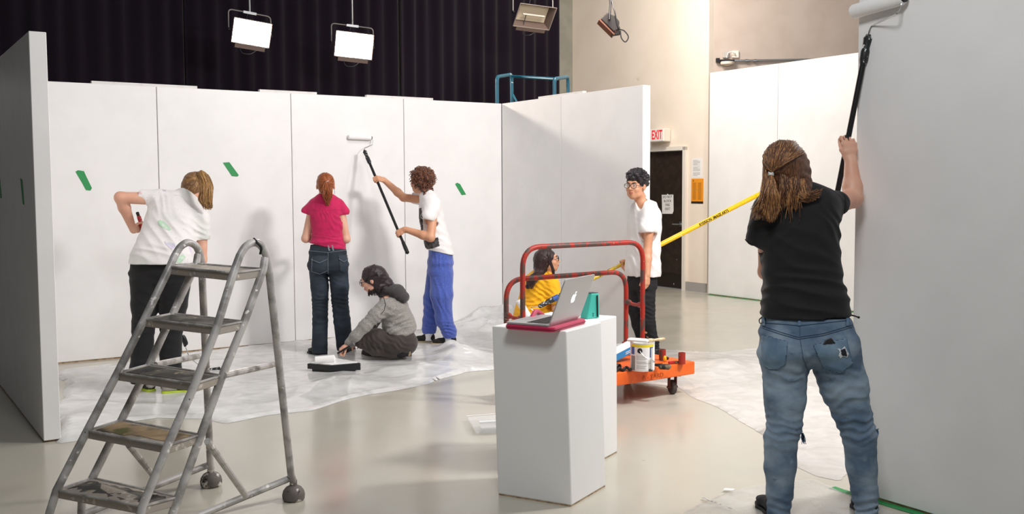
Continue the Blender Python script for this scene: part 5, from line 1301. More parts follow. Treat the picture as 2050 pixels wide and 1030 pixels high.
# ------------------------------------------------------------------ rolling step ladder
def ladder():
    al = MAT('scuffed_aluminium', '#c2beba', .42, metal=.12, spec=.5, col2='#918d89', scale=12, lo=.45, hi=.62, spots=[('#f0ebe4', 26, .66, .69), ('#3b3633', 60, .72, .76), ('#d2a52a', 5, .75, .76), ('#b83a44', 7, .77, .78)], bump=.3, bscale=120, bdist=.001)
    trd = MAT('painty_tread', '#a39a90', .75, col2='#a79c8e', scale=9, lo=.5, hi=.6, spots=[('#c9c0b2', 30, .62, .66), ('#4a443f', 22, .68, .72), ('#7a7a3c', 7, .74, .76)], bump=.5, bscale=90, bdist=.002)
    grit = MAT('worn_black_grip', '#4b4945', .85, col2='#6d6961', scale=12, lo=.45, hi=.6, spots=[('#a8977c', 12, .66, .69)], bump=.8, bscale=200, bdist=.002)
    t = thing('step_ladder', 'paint-spattered aluminium rolling step ladder with five treads in the foreground', 'ladder', V(-1.35, 4.75, 0))
    # tread corners: fl, fr, br, bl (pixels) and depths
    T = [((113, 983), (285, 1016), (357, 997), (185, 958)), ((174, 864), (335, 894), (402, 872), (243, 842)), ((235, 748), (390, 770), (445, 753), (299, 731)),
         ((289, 640), (434, 656), (489, 645), (346, 629)), ((340, 535), (467, 548), (527, 540), (393, 529))]
    YR = [3.96, 4.06, 4.16, 4.26, 4.36]
    cs = []
    for i, c in enumerate(T):
        z = PZ; yr = YR[i]; fr = P(*c[1], yr); zt = fr[2]
        q = [PZ(*p, zt) for p in c]; cs.append((q, zt))
    # regularise: use measured width vector from the lowest tread
    q0 = cs[0][0]; wv = q0[0]-q0[1]; dv = q0[2]-q0[1]
    R = [P(*T[i][1], YR[i]) for i in range(5)]; Lf = []; Rb = []; Lb = []
    for i in range(5):
        ka = [0, 1]
        # left front point: same height as right front, on its own pixel column
        d = ray(*T[i][0]); Yl = R[i][1]+.26; Lf.append(P(*T[i][0], Yl)); Rb.append(P(*T[i][2], R[i][1]+.15)); Lb.append(P(*T[i][3], Yl+.15))
    tr = .0175
    def rail(p): return p
    ext = lambda a, b, k: a+(b-a)*k
    # front rails: through the front corners, then arc over the top into the rear legs
    def side(F, Bk, arc_px, leg_px, foot, arcY, nm):
        low = F[0]; f_low2 = ext(F[1], F[0], 1.30)
        top = [P(*a, y) for a, y in zip(arc_px, arcY)]
        pts = [V(f_low2[0]-.0, f_low2[1]-.03, .06), f_low2] + [F[0], F[4]] + top + [P(*leg_px, foot[1]-.09), foot+ZZ*.10]
        mb = MB().tube(spline([V(f_low2[0], f_low2[1]-.02, .05), f_low2], 2)[:-1]+[F[0], F[1], F[2], F[3], F[4]]+spline(top, 5)+[foot+(top[-1]-foot)*.12+V(.0, 0, .0), foot+ZZ*.09], tr, 12); mb.build('rail', al, t, smooth=True)
        b2 = ext(Bk[1], Bk[0], 1.35); MB().tube([V(b2[0], b2[1]-.02, .05), b2, Bk[0], Bk[1], Bk[2], Bk[3], Bk[4]]+[top[-1]*.35+Bk[4]*.65+V(0, 0, .05)], tr, 12).build('stringer', al, t, smooth=True)
        return b2
    fR = G(588, 1002); fL = G(423, 974)
    bR = side(R, Rb, [(480, 512), (492, 494), (508, 486), (522, 492), (532, 510), (538, 538)], (560, 730), fR, [4.40, 4.43, 4.47, 4.51, 4.54, 4.57], 'right')
    bL = side(Lf, Lb, [(350, 512), (362, 494), (377, 486), (392, 493), (400, 510), (404, 535)], (412, 720), fL, [4.66, 4.69, 4.73, 4.77, 4.80, 4.83], 'left')
    for f in (fR, fL):
        MB().lathe(f, ZZ, [(0.0, .0), (.046, 0), (.053, .008), (.055, .028), (.050, .048), (.038, .064), (.024, .072), (.018, .074), (.018, .10)], 24).build('rubber_foot', MAT('paint_blotched_rubber', '#67605a', .7, spots=[('#cfc9c1', 22, .58, .64), ('#1e1c1b', 30, .62, .66)], bump=.6, bscale=60, bdist=.003), t, smooth=True)
    # lower rails, braces, upper side bars
    for (f, b, brt, brb, up0, up1, yu) in ((fR, bR, (415, 884), (492, 993), (448, 752), (558, 728), (4.30, 4.95)), (fL, bL, (258, 892), (308, 954), (310, 731), (406, 712), (4.58, 5.2))):
        fz = V(f[0], f[1], .115); low = V(b[0], b[1], .10)
        e = P(*((406, 1030) if f is fR else (323, 969)), (4.55 if f is fR else 4.85)); e = fz+nrm(e-fz)*1.05
        MB().tube([fz, e], tr*.95, 10).build('base_rail', al, t, smooth=True)
        k = np.array([PZ(brb[0], brb[1], .115)])[0]; MB().tube([P(*brt, 4.13 if f is fR else 4.42), k], tr*.85, 10).build('brace', al, t, smooth=True)
        MB().tube([P(*up0, yu[0]), P(*up1, yu[1]-.02)], tr*.85, 10).build('side_bar', al, t, smooth=True)
    rnd = random.Random(8)
    for i in range(5):
        a, b, c, d = Lf[i], R[i], Rb[i], Lb[i]; u = nrm(b-a); n = nrm(np.cross(b-a, d-a)); n = n if n[2] > 0 else -n; v = nrm(d-a)
        o = MB().prism([a, b, c, d], -n*.034).build('tread', trd, t, bevel=.003)
        if i < 4 or True:
            # folded rim standing round the tread and a worn anti-slip sheet
            mb = MB(); 
            for p, q in ((a, b), (b, c), (c, d), (d, a)): mb.tube([p+n*.002, q+n*.002], .005, 6)
            mb.build('rim', al, o, smooth=True)
        if i != 4:
            m = 22; poly = []
            ins = lambda s_, r_: a+(b-a)*s_+((d-a)*(1-s_)+(c-b)*s_)*r_+n*.0012
            seq = [(.06+.88*k/m, .12+(.05*rnd.random() if i else .22*rnd.random()+.1*math.sin(k*.8)**2)) for k in range(m+1)]+[(.95-.9*k/m, .88-(.04*rnd.random() if i else .10*rnd.random())) for k in range(m+1)]
            if i == 1: seq = [(s_, r_) if not (.45 < s_ and r_ < .5) else (s_, r_+.1) for s_, r_ in seq]
            MB().prism([ins(*q) for q in seq], n*.0016).build('grip_sheet', grit if i != 1 else MAT('smeared_tread', '#4f4b42', .8, col2='#a98f6d', scale=7, lo=.45, hi=.6, spots=[('#6d6b3f', 8, .6, .66)], bump=.5, bscale=90), o)
    q = P(508, 487, 4.47); MB().tube(spline([q+V(.0, 0, .02), q+V(.02, -.01, .0), q+V(.035, -.01, -.02), q+V(.03, -.01, -.05)]), .006, 6).build('tape_scrap', MT['black'], t, smooth=True)
ladder()

# ------------------------------------------------------------------ pedestals
def pedestal(label, A, Bn, Cc, H, top_shift, name='pedestal'):
    """A left, Bn nearest, Cc right ground corners"""
    D = A+Cc-Bn; t = thing(name, label, 'pedestal', (A+Cc)/2)
    sh = np.array(top_shift); base = [A, Bn, Cc, D]; lift = ZZ*.006
    v = [p+lift for p in base]+[p+sh+ZZ*H for p in base]
    MB().add(v, [(3, 2, 1, 0), (4, 5, 6, 7), (0, 1, 5, 4), (1, 2, 6, 5), (2, 3, 7, 6), (3, 0, 4, 7)]).build('body', MAT('pedestal_paint', '#efeeec', .5, bump=.1, bscale=80, bdist=.001), t, bevel=.006)
    c = (A+Cc)/2; MB().add([c+(p-c)*.985 for p in base]+[c+(p-c)*.985+ZZ*.008 for p in base], [(3, 2, 1, 0), (4, 5, 6, 7), (0, 1, 5, 4), (1, 2, 6, 5), (2, 3, 7, 6), (3, 0, 4, 7)]).build('chipped_base', MT['ply'], t)
    return t
PA, PB_, PC = G(997, 992), G(1144, 1016), G(1213, 975)
HT = P(1133, 664, PB_[1])[2]
top_near = P(1133, 664, PB_[1]); shf = V(top_near[0]-PB_[0], 0, 0)
pedestal('nearer white plinth carrying the laptop', PA, PB_, PC, HT, shf)
u1 = nrm(PC-PB_); u2 = nrm(PA-PB_)
QC = G(1236, 907); QB = QC-u1*.42+u2*.0; 
pedestal('white plinth directly behind the laptop plinth', QC-u1*.38+u2*.42, QC-u1*.38, QC, P(1233, 633, QC[1])[2], V(-.006, 0, 0))
ZT = HT
# ------------------------------------------------------------------ laptop, sleeve, speaker
pk = MAT('pink_neoprene', '#c2124c', .6, sheen=.3, bump=.2, bscale=300, bdist=.001)
def rrect(c, u, v, a, b, r, n=5):
    pts = []
    for sx, sy, a0 in ((1, 1, 0), (-1, 1, 90), (-1, -1, 180), (1, -1, 270)):
        for k in range(n+1):
            an = math.radians(a0+90*k/n); pts.append(c+u*(sx*(a-r)+r*math.cos(an))+v*(sy*(b-r)+r*math.sin(an)))
    return pts
hg0 = PZ(1098, 651, ZT+.035); hg1 = PZ(1162, 634, ZT+.035)          # hinge line
hu = nrm((hg1-hg0)*V(1, 1, 0)); fr0 = PZ(1022, 643, ZT+.035); hv = nrm(np.cross(ZZ, hu)); hv = hv if np.dot(hv, fr0-hg0) > 0 else -hv
LW = .33; LD = .23; hc = hg0+hu*LW/2
sl = thing('laptop_sleeve', 'bright pink padded laptop sleeve under the laptop', 'laptop sleeve', V(hc[0], hc[1], ZT)+hv*LD/2)
cc = V(hc[0], hc[1], ZT)+hv*(LD/2-.012)+hu*.012
MB().prism(rrect(cc+ZZ*.0005, hu, hv, LW/2+.02, LD/2+.018, .03), ZZ*.024).build('sleeve', pk, sl, bevel=.006)
MB().tube(rrect(cc+ZZ*.012, hu, hv, LW/2+.021, LD/2+.019, .03), .0022, 6, closed=True).build('zip', MAT('dark_pink_zip', '#8e1038', .5), sl, smooth=True)
MB().box(cc+hv*(LD/2+.022)-hu*(LW/2-.06)*1+ZZ*.012, (.012, .008, .006), (hu, hv, ZZ)).build('zip_pull', MT['chrome'], sl)
q = cc+hu*(LW/2+.0)+hv*(LD/2-.02); MB().tube(spline([q+ZZ*.02-hu*.12+hv*.015, q+ZZ*.055-hu*.06+hv*.02, q+ZZ*.035+hv*.02, q+ZZ*.012+hu*.01]), .012, 8).build('folded_flap', pk, sl, smooth=True)
ltp = thing('laptop', 'open silver laptop with glowing fruit logo on its lid, on the pink sleeve', 'laptop', V(hc[0], hc[1], ZT+.0255)+hv*LD/2)
silver = MAT('anodised_silver', '#c9c8c8', .38, metal=.55, spec=.5)
zb = ZT+.0262
bc = V(hc[0], hc[1], zb)+hv*LD/2
MB().prism(rrect(bc, hu, hv, LW/2, LD/2, .012), ZZ*.009).build('base', silver, ltp, bevel=.0015)
MB().box(bc+ZZ*.0094-hv*(LD/2-.075), (LW*.84, .112, .001), (hu, hv, ZZ)).build('key_well', MAT('key_well', '#77777a', .5), ltp)
kb = MB(); bk = bc+ZZ*.0103-hv*(LD/2-.075)
for r_ in range(6):
    for c_ in range(14): kb.box(bk+hu*(c_-6.5)*.0195+hv*(r_-2.5)*.0182, (.016, .0148, .0016), (hu, hv, ZZ))
ko = kb.build('keys', MT['black'], ltp); ko['kind'] = 'stuff'
MB().box(bc+ZZ*.0093+hv*(LD/2-.042), (.105, .07, .0006), (hu, hv, ZZ)).build('trackpad', MAT('trackpad', '#b9b8b8', .3, metal=.4), ltp)
tl = P(1124, 563, hg0[1]-.0); lidv = nrm(P(1124, 563, hg0[1]-.045)-P(1099, 648, hg0[1])); lidv = nrm(-hv*.36+ZZ*.93)
ln = np.cross(hu, lidv); ln = ln if np.dot(ln, hv) < 0 else -ln
lc = V(hc[0], hc[1], zb+.011)+lidv*LD/2-hv*.001
lid = MB().prism([p for p in rrect(lc, hu, lidv, LW/2, LD/2, .012)], ln*.006).build('lid', silver, ltp, bevel=.001)
MB().prism(rrect(lc-ln*.0006, hu, lidv, LW/2-.008, LD/2-.010, .004), ln*.0004).build('screen', MAT('screen', '#20242c', .15, emit=('#8fa5c0', .4)), lid)
# fruit logo
glow = MAT('logo_glow', '#ffffff', .3, emit=('#f4f7ff', 1.2)); ap = []
lcg = lc+ln*.0064+lidv*.004
xu = np.cross(lidv, ln); 
def L2(x, y): return lcg+xu*x+lidv*y
out = [(0, .017), (.006, .0205), (.013, .0205), (.0185, .0165)]
bite = [(.0185+.0085*math.cos(a)+.003, .0045+.0095*math.sin(a)) for a in np.linspace(2.05, 4.25, 9)]
out += bite + [(.0195, -.008), (.016, -.0165), (.010, -.0225), (.004, -.0215), (0, -.0205), (-.004, -.0215), (-.010, -.0225), (-.0165, -.015), (-.0205, -.004), (-.0205, .008), (-.017, .0165), (-.011, .0205), (-.005, .0200)]
lf = [(.0005, .023), (.002, .030), (.007, .035), (.0105, .036), (.0095, .029), (.005, .0245)]
MB().prism([L2(x, y) for x, y in out], ln*.0006).build('logo', glow, lid)
MB().prism([L2(x, y) for x, y in lf], ln*.0006).build('logo_leaf', glow, lid)
# teal speaker
ZT2 = P(1233, 633, QC[1])[2]; sp = PZ(1184, 637, ZT2); te = MAT('teal_plastic', '#4cc3b1', .45)
t = thing('speaker', 'teal portable speaker standing behind the laptop', 'speaker', sp)
ttl = P(1174, 586, sp[1]); hh = P(1184, 587, sp[1])[2]-ZT2; su = nrm(V(.80, .6, 0)); sv = nrm(V(.6, -.80, 0))
pr = [sp-su*.06, sp+su*.035, sp+su*.030+ZZ*hh, sp-su*.028+ZZ*hh]
o = MB().prism([p+sv*.03+ZZ*.0005 for p in pr], -sv*.06).build('case', te, t, bevel=.006)
MB().prism([sp+su*.012+sv*.031+ZZ*.008, sp+su*.021+sv*.031+ZZ*.008, sp+su*.018+sv*.031+ZZ*(hh-.012), sp+su*.010+sv*.031+ZZ*(hh-.012)], sv*.003).build('rubber_strip', MT['black'], t)
MB().prism([p+ZZ*(hh+.0006) for p in (sp-su*.026+sv*.026, sp+su*.028+sv*.026, sp+su*.028-sv*.026, sp-su*.026-sv*.026)], ZZ*.002).build('top_grille', MAT('dark_grille', '#3a4646', .6), t)
for zz in (.028, .016): MB().lathe(sp-su*.014+sv*.0302+ZZ*zz, sv, [(0, 0), (.0045, 0), (.0045, .001), (0, .0012)], 12).build('button', MAT('dark_teal', '#1b6a62', .4), t)

# ------------------------------------------------------------------ orange cart
def wheel(parent, c, axle, r, w):
    MB().lathe(c-axle*w/2, axle, [(r*.5, 0), (r*.92, 0), (r, w*.15), (r, w*.85), (r*.92, w), (r*.5, w)], 28).build('wheel', MAT('grey_rubber', '#4d4643', .8), parent, smooth=True)
ct = thing('platform_cart', 'orange flatbed cart with two worn red tube rails behind the plinths', 'cart', V(.75, 8.1, 0))
org = MAT('orange_wood', '#ee6a1f', .5, col2='#e25c17', scale=5, spots=[('#b04514', 14, .7, .74, (1, 1, 3)), ('#efe6df', 60, .735, .75)], bump=.2, bscale=60)
cz0, cz1 = PZ(1390, 749, 0)[2], 0
RN = P(1391, 749, 8.03); zb0 = .145
RN = PZ(1391, 750, .145); LNc = PZ(1245, 773, .145)
du = nrm(V(LNc[0]-RN[0], LNc[1]-RN[1], 0)); dw = V(du[1], -du[0], 0); dw = dw if dw[1] > 0 else -dw
CLn, CWd = 1.26, .68
RN = V(RN[0], RN[1], 0)
dk = [RN, RN+du*CLn, RN+du*CLn+dw*CWd, RN+dw*CWd]
TZ = .145+.095
MB().prism([p+ZZ*.147 for p in dk], ZZ*(TZ-.147)).build('deck', org, ct, bevel=.008)
txt_o = RN+du*.52-dw*.0008+ZZ*(.147+.03); text('lettering', 'R - YARD', .045, txt_o, -du, ZZ, MAT('faded_ink', '#b24a17', .7), ct, align='LEFT', sx=1.1)
fork = MAT('rusty_fork', '#8a4a3a', .6, col2='#5c4a42', scale=30)
for (a, b) in ((.13, .10), (CLn-.13, .10), (.13, CWd-.10), (CLn-.13, CWd-.10)):
    p = RN+du*a+dw*b; ax_ = nrm(V(.96, .28, 0)) if a < .5 else nrm(V(.75, -.66, 0)); wr = .052; fk = MB()
    fk.box(p+ZZ*.142, (.11, .09, .01)); 
    for sg in (-1, 1): fk.box(p+ax_*sg*.026+ZZ*.095, (.005, .045, .09), (ax_, np.cross(ZZ, ax_), ZZ), bev=.002)
    fk.tube([p-ax_*.042+ZZ*wr, p+ax_*.042+ZZ*wr], .008, 8)
    fo = fk.build('caster_fork', fork, ct); wheel(fo, p+ZZ*wr, ax_, wr, .034)
redw = MAT('worn_red_tube', '#a62a1c', .5, col2='#57433c', scale=30, lo=.50, hi=.56, stretch=(.6, .6, .25), spots=[('#c9a79a', 40, .70, .73)], bump=.2, bscale=80)
def online(px, zz, b):       # point over the deck line (offset b) at a pixel column
    lo, hi = -1., 3.
    for _ in range(50):
        m = (lo+hi)/2; q = RN+du*m+dw*b+ZZ*zz-CAM; x = 1025+FPX*np.dot(q, RT)/np.dot(q, FWD)
        if x > px: lo = m
        else: hi = m
    return RN+du*lo+dw*b+ZZ*zz
def hoop(pxL, pxR, pyT, b, rad):
    r0 = online(pxR, TZ, b); l0 = online(pxL, TZ, b); zt = P((pxL+pxR)/2, pyT, (r0[1]+l0[1])/2)[2]
    pts = [l0, l0*V(1, 1, 0)+ZZ*zt, r0*V(1, 1, 0)+ZZ*zt, r0]; MB().tube(arc_pts(pts, rad, 8), .0185, 14).build('rail_hoop', redw, ct, smooth=True)
    for p in (l0, r0): MB().lathe(p, ZZ, [(.03, 0), (.03, .07), (.022, .075)], 16).build('socket', redw, ct, smooth=True)
    return l0, r0
a1 = hoop(1047, 1286, 490, .40, .15); a2 = hoop(1014, 1253, 552, .66, .15)
for (p, q, py) in ((a1[1], a2[1], 607), (a1[0], a2[0], 634)):
    z = P(1270 if py == 607 else 1031, py, (p[1]+q[1])/2)[2]; p_ = p*V(1, 1, 0)+ZZ*z; q_ = q*V(1, 1, 0)+ZZ*z; m_ = (p_+q_)/2-ZZ*.012
    MB().tube(spline([p_, m_, q_], 5), [.022]*3+[.013]*5+[.022]*3 if len(spline([p_, m_, q_], 5)) == 11 else .015, 12).build('link', redw, ct, smooth=True)
for px, py in ((1326, 722), (1365, 729)):
    p = PZ(px, py, TZ); MB().lathe(p, ZZ, [(.026, 0), (.026, .082), (.02, .082), (.02, .03), (0, .03)], 16).build('socket', redw, ct, smooth=True)
# things on the cart
def can(c, r, h, label, bail=True):
    t = thing('paint_can', label, 'paint can', c)
    MB().lathe(c, ZZ, [(r*.96, 0), (r, .004), (r, h-.006), (r*1.02, h-.004), (r*1.02, h), (r*.86, h), (r*.86, h-.01), (0, h-.012)], 40).build('tin', MAT('tin', '#e8e6e3', .35, metal=.2), t, smooth=True, angle=30)
    return t
cp = PZ(1286, 741, TZ+.002); CRr = 24.5*cp[1]/FPX; CH = P(1286, 683, cp[1])[2]-TZ-.008
c1 = can(cp, CRr, CH, 'large white paint tin with blue and yellow label on the cart')
def wrap(name, a0, a1, z0, z1, m, lift=.0008):
    vs = []; n = 14; fw = nrm(V(-cp[0], -cp[1], 0)); sd = V(-fw[1], fw[0], 0)
    for i in range(n+1):
        a = math.radians(a0+(a1-a0)*i/n); d = fw*math.cos(a)+sd*math.sin(a)
        for z in (z0, z1): vs.append(cp+d*(CRr+lift)+ZZ*z*CH)
    return build(name, vs, [(2*i, 2*i+2, 2*i+3, 2*i+1) for i in range(n)], m, c1, smooth=True)
wrap('label', -80, 80, .06, .93, MAT('label_white', '#f1efee', .4)); wrap('yellow_band', -62, 62, .86, .95, MAT('label_yellow', '#ead31e', .4), .0012)
wrap('blue_panel', -62, -40, .60, .86, MAT('label_blue', '#3f5fa8', .4), .0014); wrap('blue_panel', 36, 55, .50, .86, MC['label_blue'], .0014)
wrap('grey_panel', -62, -36, .04, .55, MAT('label_grey', '#8c8a8a', .4), .0014); wrap('grey_panel', 30, 55, .04, .40, MAT('label_lightgrey', '#b9b6b3', .4), .0014); wrap('dark_foot', 30, 55, .0, .10, MAT('label_dark', '#3d3d40', .4), .0018)
for i in range(14): 
    z = .56-.035*i
    if i not in (5, 9): wrap('text_line', -30+(i % 3), 12+(i*7 % 12), z, z+.009, MT['greyink'], .0016)
sdv = V(-nrm(cp)[1], nrm(cp)[0], 0); fwv = -nrm(cp*V(1, 1, 0)); e = cp+fwv*(CRr+.002)-V(.03, 0, 0)*-0+ZZ*CH*.74
ex = -.32; d_ = nrm(fwv*math.cos(.2)+sdv*math.sin(.2)*(1 if sdv[0] < 0 else -1)); e = cp+d_*(CRr+.0015)+ZZ*CH*.74
MB().lathe(e, d_, [(0, 0), (.017, 0), (.018, .003), (0, .004)], 20).build('bail_ear', MT['black'], c1, smooth=True)
e2 = cp+nrm(fwv*.35+V(.95, .1, 0))*(CRr+.004)+ZZ*CH*.30
MB().tube(spline([e+d_*.006, e+d_*.012+V(.03, -.005, -.035), cp+nrm(fwv*.8+V(.6, 0, 0))*(CRr+.016)+ZZ*CH*.42, e2], 6), .002, 6).build('bail', MT['chrome'], c1, smooth=True)
MB().box(cp+V(.055, -.075, CH*.45), (.012, .004, CH*.75), (V(.9, -.35, 0), V(.35, .9, 0), ZZ)).build('paint_drip', MT['wetpaint'], c1)
br = thing('paint_brush', 'white-coated paint brush with pale wooden handle lying across the paint tin', 'paint brush', cp+ZZ*(CH+.001))
z0_ = cp[2]+CH; q0 = PZ(1258, 680, z0_+.016); q1 = PZ(1300, 683, z0_+.016); q2 = PZ(1334, 679, z0_+.016); bd = nrm(q1-q0)
MB().box((q0+q1)/2, (np.linalg.norm(q1-q0), .065, .022), (bd, nrm(np.cross(ZZ, bd)), ZZ), bev=.008).build('bristles', MT['wetpaint'], br)
MB().lathe(q1-bd*.01, nrm(q2-q1), [(.016, 0), (.014, .03), (.008, .06), (.011, .10), (.010, np.linalg.norm(q2-q1)-.01), (.004, np.linalg.norm(q2-q1))], 12).build('handle', MT['wood'], br, smooth=True)
c2p = PZ(1331, 716, TZ-.1); c2p = P(1330, 712, 8.62); c2p[2] = TZ+.001
c2p = RN+dw*(CWd-.11)+du*.16+ZZ*(TZ+.001); 
t = thing('plastic_tub', 'clear and white plastic tub behind the red stub on the cart', 'tub', c2p)
MB().lathe(c2p, ZZ, [(.085, 0), (.09, .004), (.095, .05), (.099, .052), (.099, .062), (.09, .062), (.088, .01), (0, .008)], 32).build('tub', MAT('milky_plastic', '#dcdad6', .3, alpha=.75), t, smooth=True, angle=30)
MB().tube([c2p+V(.1*math.cos(a), .1*math.sin(a), .058) for a in np.linspace(0, 6.28, 33)[:-1]], .004, 6, closed=True).build('rim', MT['white'], t, smooth=True)
# black putty brush, red brush, yellow knob, box, pipes, dark strap
q = PZ(1330, 735, TZ+.016); t = thing('scrub_brush', 'black brush with dusty bristles lying in front of the red stub', 'brush', V(q[0], q[1], TZ)); d = nrm(PZ(1344, 733, TZ)-PZ(1308, 731, TZ))
MB().lathe(PZ(1308, 731, TZ+.018), d, [(.006, 0), (.011, .02), (.012, .05), (.016, .06)], 10).build('handle', MT['black'], t, smooth=True)
MB().box(PZ(1331, 735, TZ+.019), (.085, .055, .034), (d, nrm(np.cross(ZZ, d)), ZZ), bev=.012).build('bristles', MAT('dusty_bristles', '#2b2724', .9, col2='#8a7a63', scale=25, lo=.5, hi=.65), t)
q = PZ(1352, 727, TZ+.01); t = thing('red_handled_brush', 'small dark red handled brush beside the right stub', 'brush', V(q[0], q[1], TZ)); d = nrm(PZ(1358, 725, TZ)-PZ(1340, 727, TZ))
MB().lathe(PZ(1339, 727, TZ+.012), d, [(.01, 0), (.011, .04), (.008, .055)], 10).build('handle', MT['red'], t, smooth=True)
MB().box(PZ(1353, 725.5, TZ+.012), (.035, .03, .016), (d, nrm(np.cross(ZZ, d)), ZZ), bev=.004).build('bristles', MAT('brown_bristle', '#7a4a33', .9), t)
q = PZ(1331, 725, TZ); t = thing('yellow_pull_tab', 'small yellow tab with black knob by the red stub', 'tab', q)
MB().ball(q+ZZ*.024, (.013, .009, .022), 12).build('tab', MAT('yellow_tab', '#f5c51c', .4), t, smooth=True); MB().ball(q+V(.02, .01, .024), .012, 12).build('knob', MT['black'], t, smooth=True)
q = PZ(1246, 722, TZ+.003); t = thing('cardboard_box', 'blue and white printed box on the cart beside the paint tin', 'box', q); d = nrm(V(.75, .5, .28)); n_ = nrm(np.cross(d, V(-.5, .86, 0))); w_ = np.cross(n_, d)
MB().box(q+ZZ*.07+d*.0, (.24, .12, .05), (d, w_, n_), bev=.002).build('carton', MAT('blue_carton', '#2d8cc8', .45), t)
MB().box(q+ZZ*.07+n_*.0255*np.sign(n_[2]), (.242, .122, .002), (d, w_, n_)).build('white_lid', MAT('white_carton', '#e9eef2', .45, spots=[('#cf2f35', 14, .62, .66)]), t)
mb = MB()
for k in range(2): mb.box(q+ZZ*(.072-.012*k)-w_*.0605*(1 if w_[1] > 0 else -1)+d*.03, (.10, .001, .004), (d, w_, n_))
mb.build('print', MT['white'], t)
q = PZ(1240, 734, TZ+.022); t = thing('metal_pipe', 'short dark metal pipe end beside the paint tin', 'pipe', V(q[0], q[1], TZ))
MB().tube([PZ(1240, 735, TZ+.022), PZ(1225, 729, TZ+.022)+V(-.1, .05, 0)], .021, 16, caps=False).build('pipe', MAT('dull_pipe', '#5b5653', .4, metal=.6), t, smooth=True).modifiers.new('w', 'SOLIDIFY').thickness = .005
q = PZ(1255, 738, TZ+.006); t = thing('knotted_strap', 'dark knotted strap lying in front of the paint tin', 'strap', V(q[0], q[1], TZ))
MB().tube(spline([PZ(1232, 744, TZ+.01), PZ(1240, 739, TZ+.014), PZ(1247, 742, TZ+.010), PZ(1254, 736, TZ+.02), PZ(1261, 741, TZ+.012), PZ(1264, 738, TZ+.01)], 5), .010, 8).build('strap', MAT('black_strap', '#1f1c1a', .7, spots=[('#a39f98', 60, .62, .66)]), t, smooth=True)
q = PZ(1238, 742, TZ+.006); 
# ------------------------------------------------------------------ lamps
def softbox(name, label, px, py, Y, W, Hh, aim, lit, tilt=0., rod_up=2.2):
    c = P(px, py, Y); f = nrm(aim); r = nrm(np.cross(f, ZZ)); r = nrm(r*math.cos(tilt)+np.cross(f, r)*math.sin(tilt)*1.0); u = np.cross(r, f); t = thing(name, label, 'studio lamp', c-u*Hh*.7)
    dark = MAT('lamp_housing', '#63524a', .5, metal=.3); D = .16
    a = [c+r*sx*W/2+u*sy*Hh/2 for sx, sy in ((-1, -1), (1, -1), (1, 1), (-1, 1))]; b = [c-f*D+r*sx*W*.36+u*sy*Hh*.30 for sx, sy in ((-1, -1), (1, -1), (1, 1), (-1, 1))]
    hs = MB().add(a+b, [(4, 5, 6, 7), (0, 1, 5, 4), (1, 2, 6, 5), (2, 3, 7, 6), (3, 0, 4, 7)]).build('housing', dark, t); hs.modifiers.new('w', 'SOLIDIFY').thickness = .006
    rb = MAT('reflector', '#c9b9a4', .5, metal=.2)
    g = MB()
    for (p, q) in ((a[0], a[1]), (a[1], a[2]), (a[2], a[3]), (a[3], a[0])): g.tube([p, q], .007, 6)
    g.build('front_rim', MAT('rim_metal', '#8b8079', .5, metal=.4), t)
    if lit:
        MB().box(c-f*.012, (W*.95, .01, Hh*.92), (r, f, u)).build('diffuser', MAT('lamp_light', '#ffffff', .5, emit=('#fff1e4', LAMP_E)), t)
    else:
        MB().box(c-f*.10, (W*.78, .01, Hh*.68), (r, f, u)).build('diffuser', MAT('unlit_diffuser', '#c4b49c', .5), t)
        MB().tube([c-f*.05-r*W*.3, c-f*.05+r*W*.3], .012, 10).build('lamp_tube', MAT('tube_glass', '#d8cfc2', .2), t, smooth=True)
    y = MB().tube(arc_pts([c-r*(W/2+.03)-f*.07, c-r*(W/2+.03)-f*.07+ZZ*(Hh*.5+.09), c+r*(W/2+.03)-f*.07+ZZ*(Hh*.5+.09)-0*r, c+r*(W/2+.03)-f*.07], .05, 5), .008, 8); y.build('yoke', MAT('yoke_metal', '#9a9490', .4, metal=.5), t, smooth=True)
    top = c-f*.07+ZZ*(Hh*.5+.09)
    MB().tube([top, top+ZZ*rod_up], .012, 10).build('hanger_rod', MT['steel'], t, smooth=True)
    MB().box(top, (.16, .03, .03), (r, f, u)).box(top+ZZ*.40+V(.03, 0, 0), (.05, .05, .12)).build('clamp', MT['steel'], t)
    MB().box(c-u*(Hh/2+.03)-f*.03, (W*.8, .07, .05), (r, f, u)).build('ballast', dark, t)
    for sg in (-1, 1): MB().lathe(c+r*sg*(W/2+.012)-f*.07, r*sg, [(.018, 0), (.018, .03), (0, .032)], 10).build('knob', MT['black'], t, smooth=True)
    MB().tube(spline([c-u*(Hh/2+.04)-r*.1, c-u*(Hh/2+.11), c-u*(Hh/2+.04)+r*.12, top+ZZ*.1, top+ZZ*.5], 5), .005, 6).build('cable', MT['black'], t, smooth=True)
LAMP_E = 190
a_ = nrm(V(.45, -.80, -.28))
softbox('studio_lamp', 'leftmost lit studio lamp glowing white against the black curtain', 504, 66, 12.3, .46, .29, nrm(V(.50, -.84, -.20)), True, -.10)
softbox('studio_lamp', 'second lit studio lamp, above the pink-topped person and the raised roller', 709, 91, 13.2, .50, .32, nrm(V(.42, -.9, -.16)), True, -.06)
softbox('studio_lamp', 'unlit brown studio lamp hanging in front of the curtain edge', 1071, 34, 14.0, .56, .34, nrm(V(.34, -.72, -.60)), False, -.05)
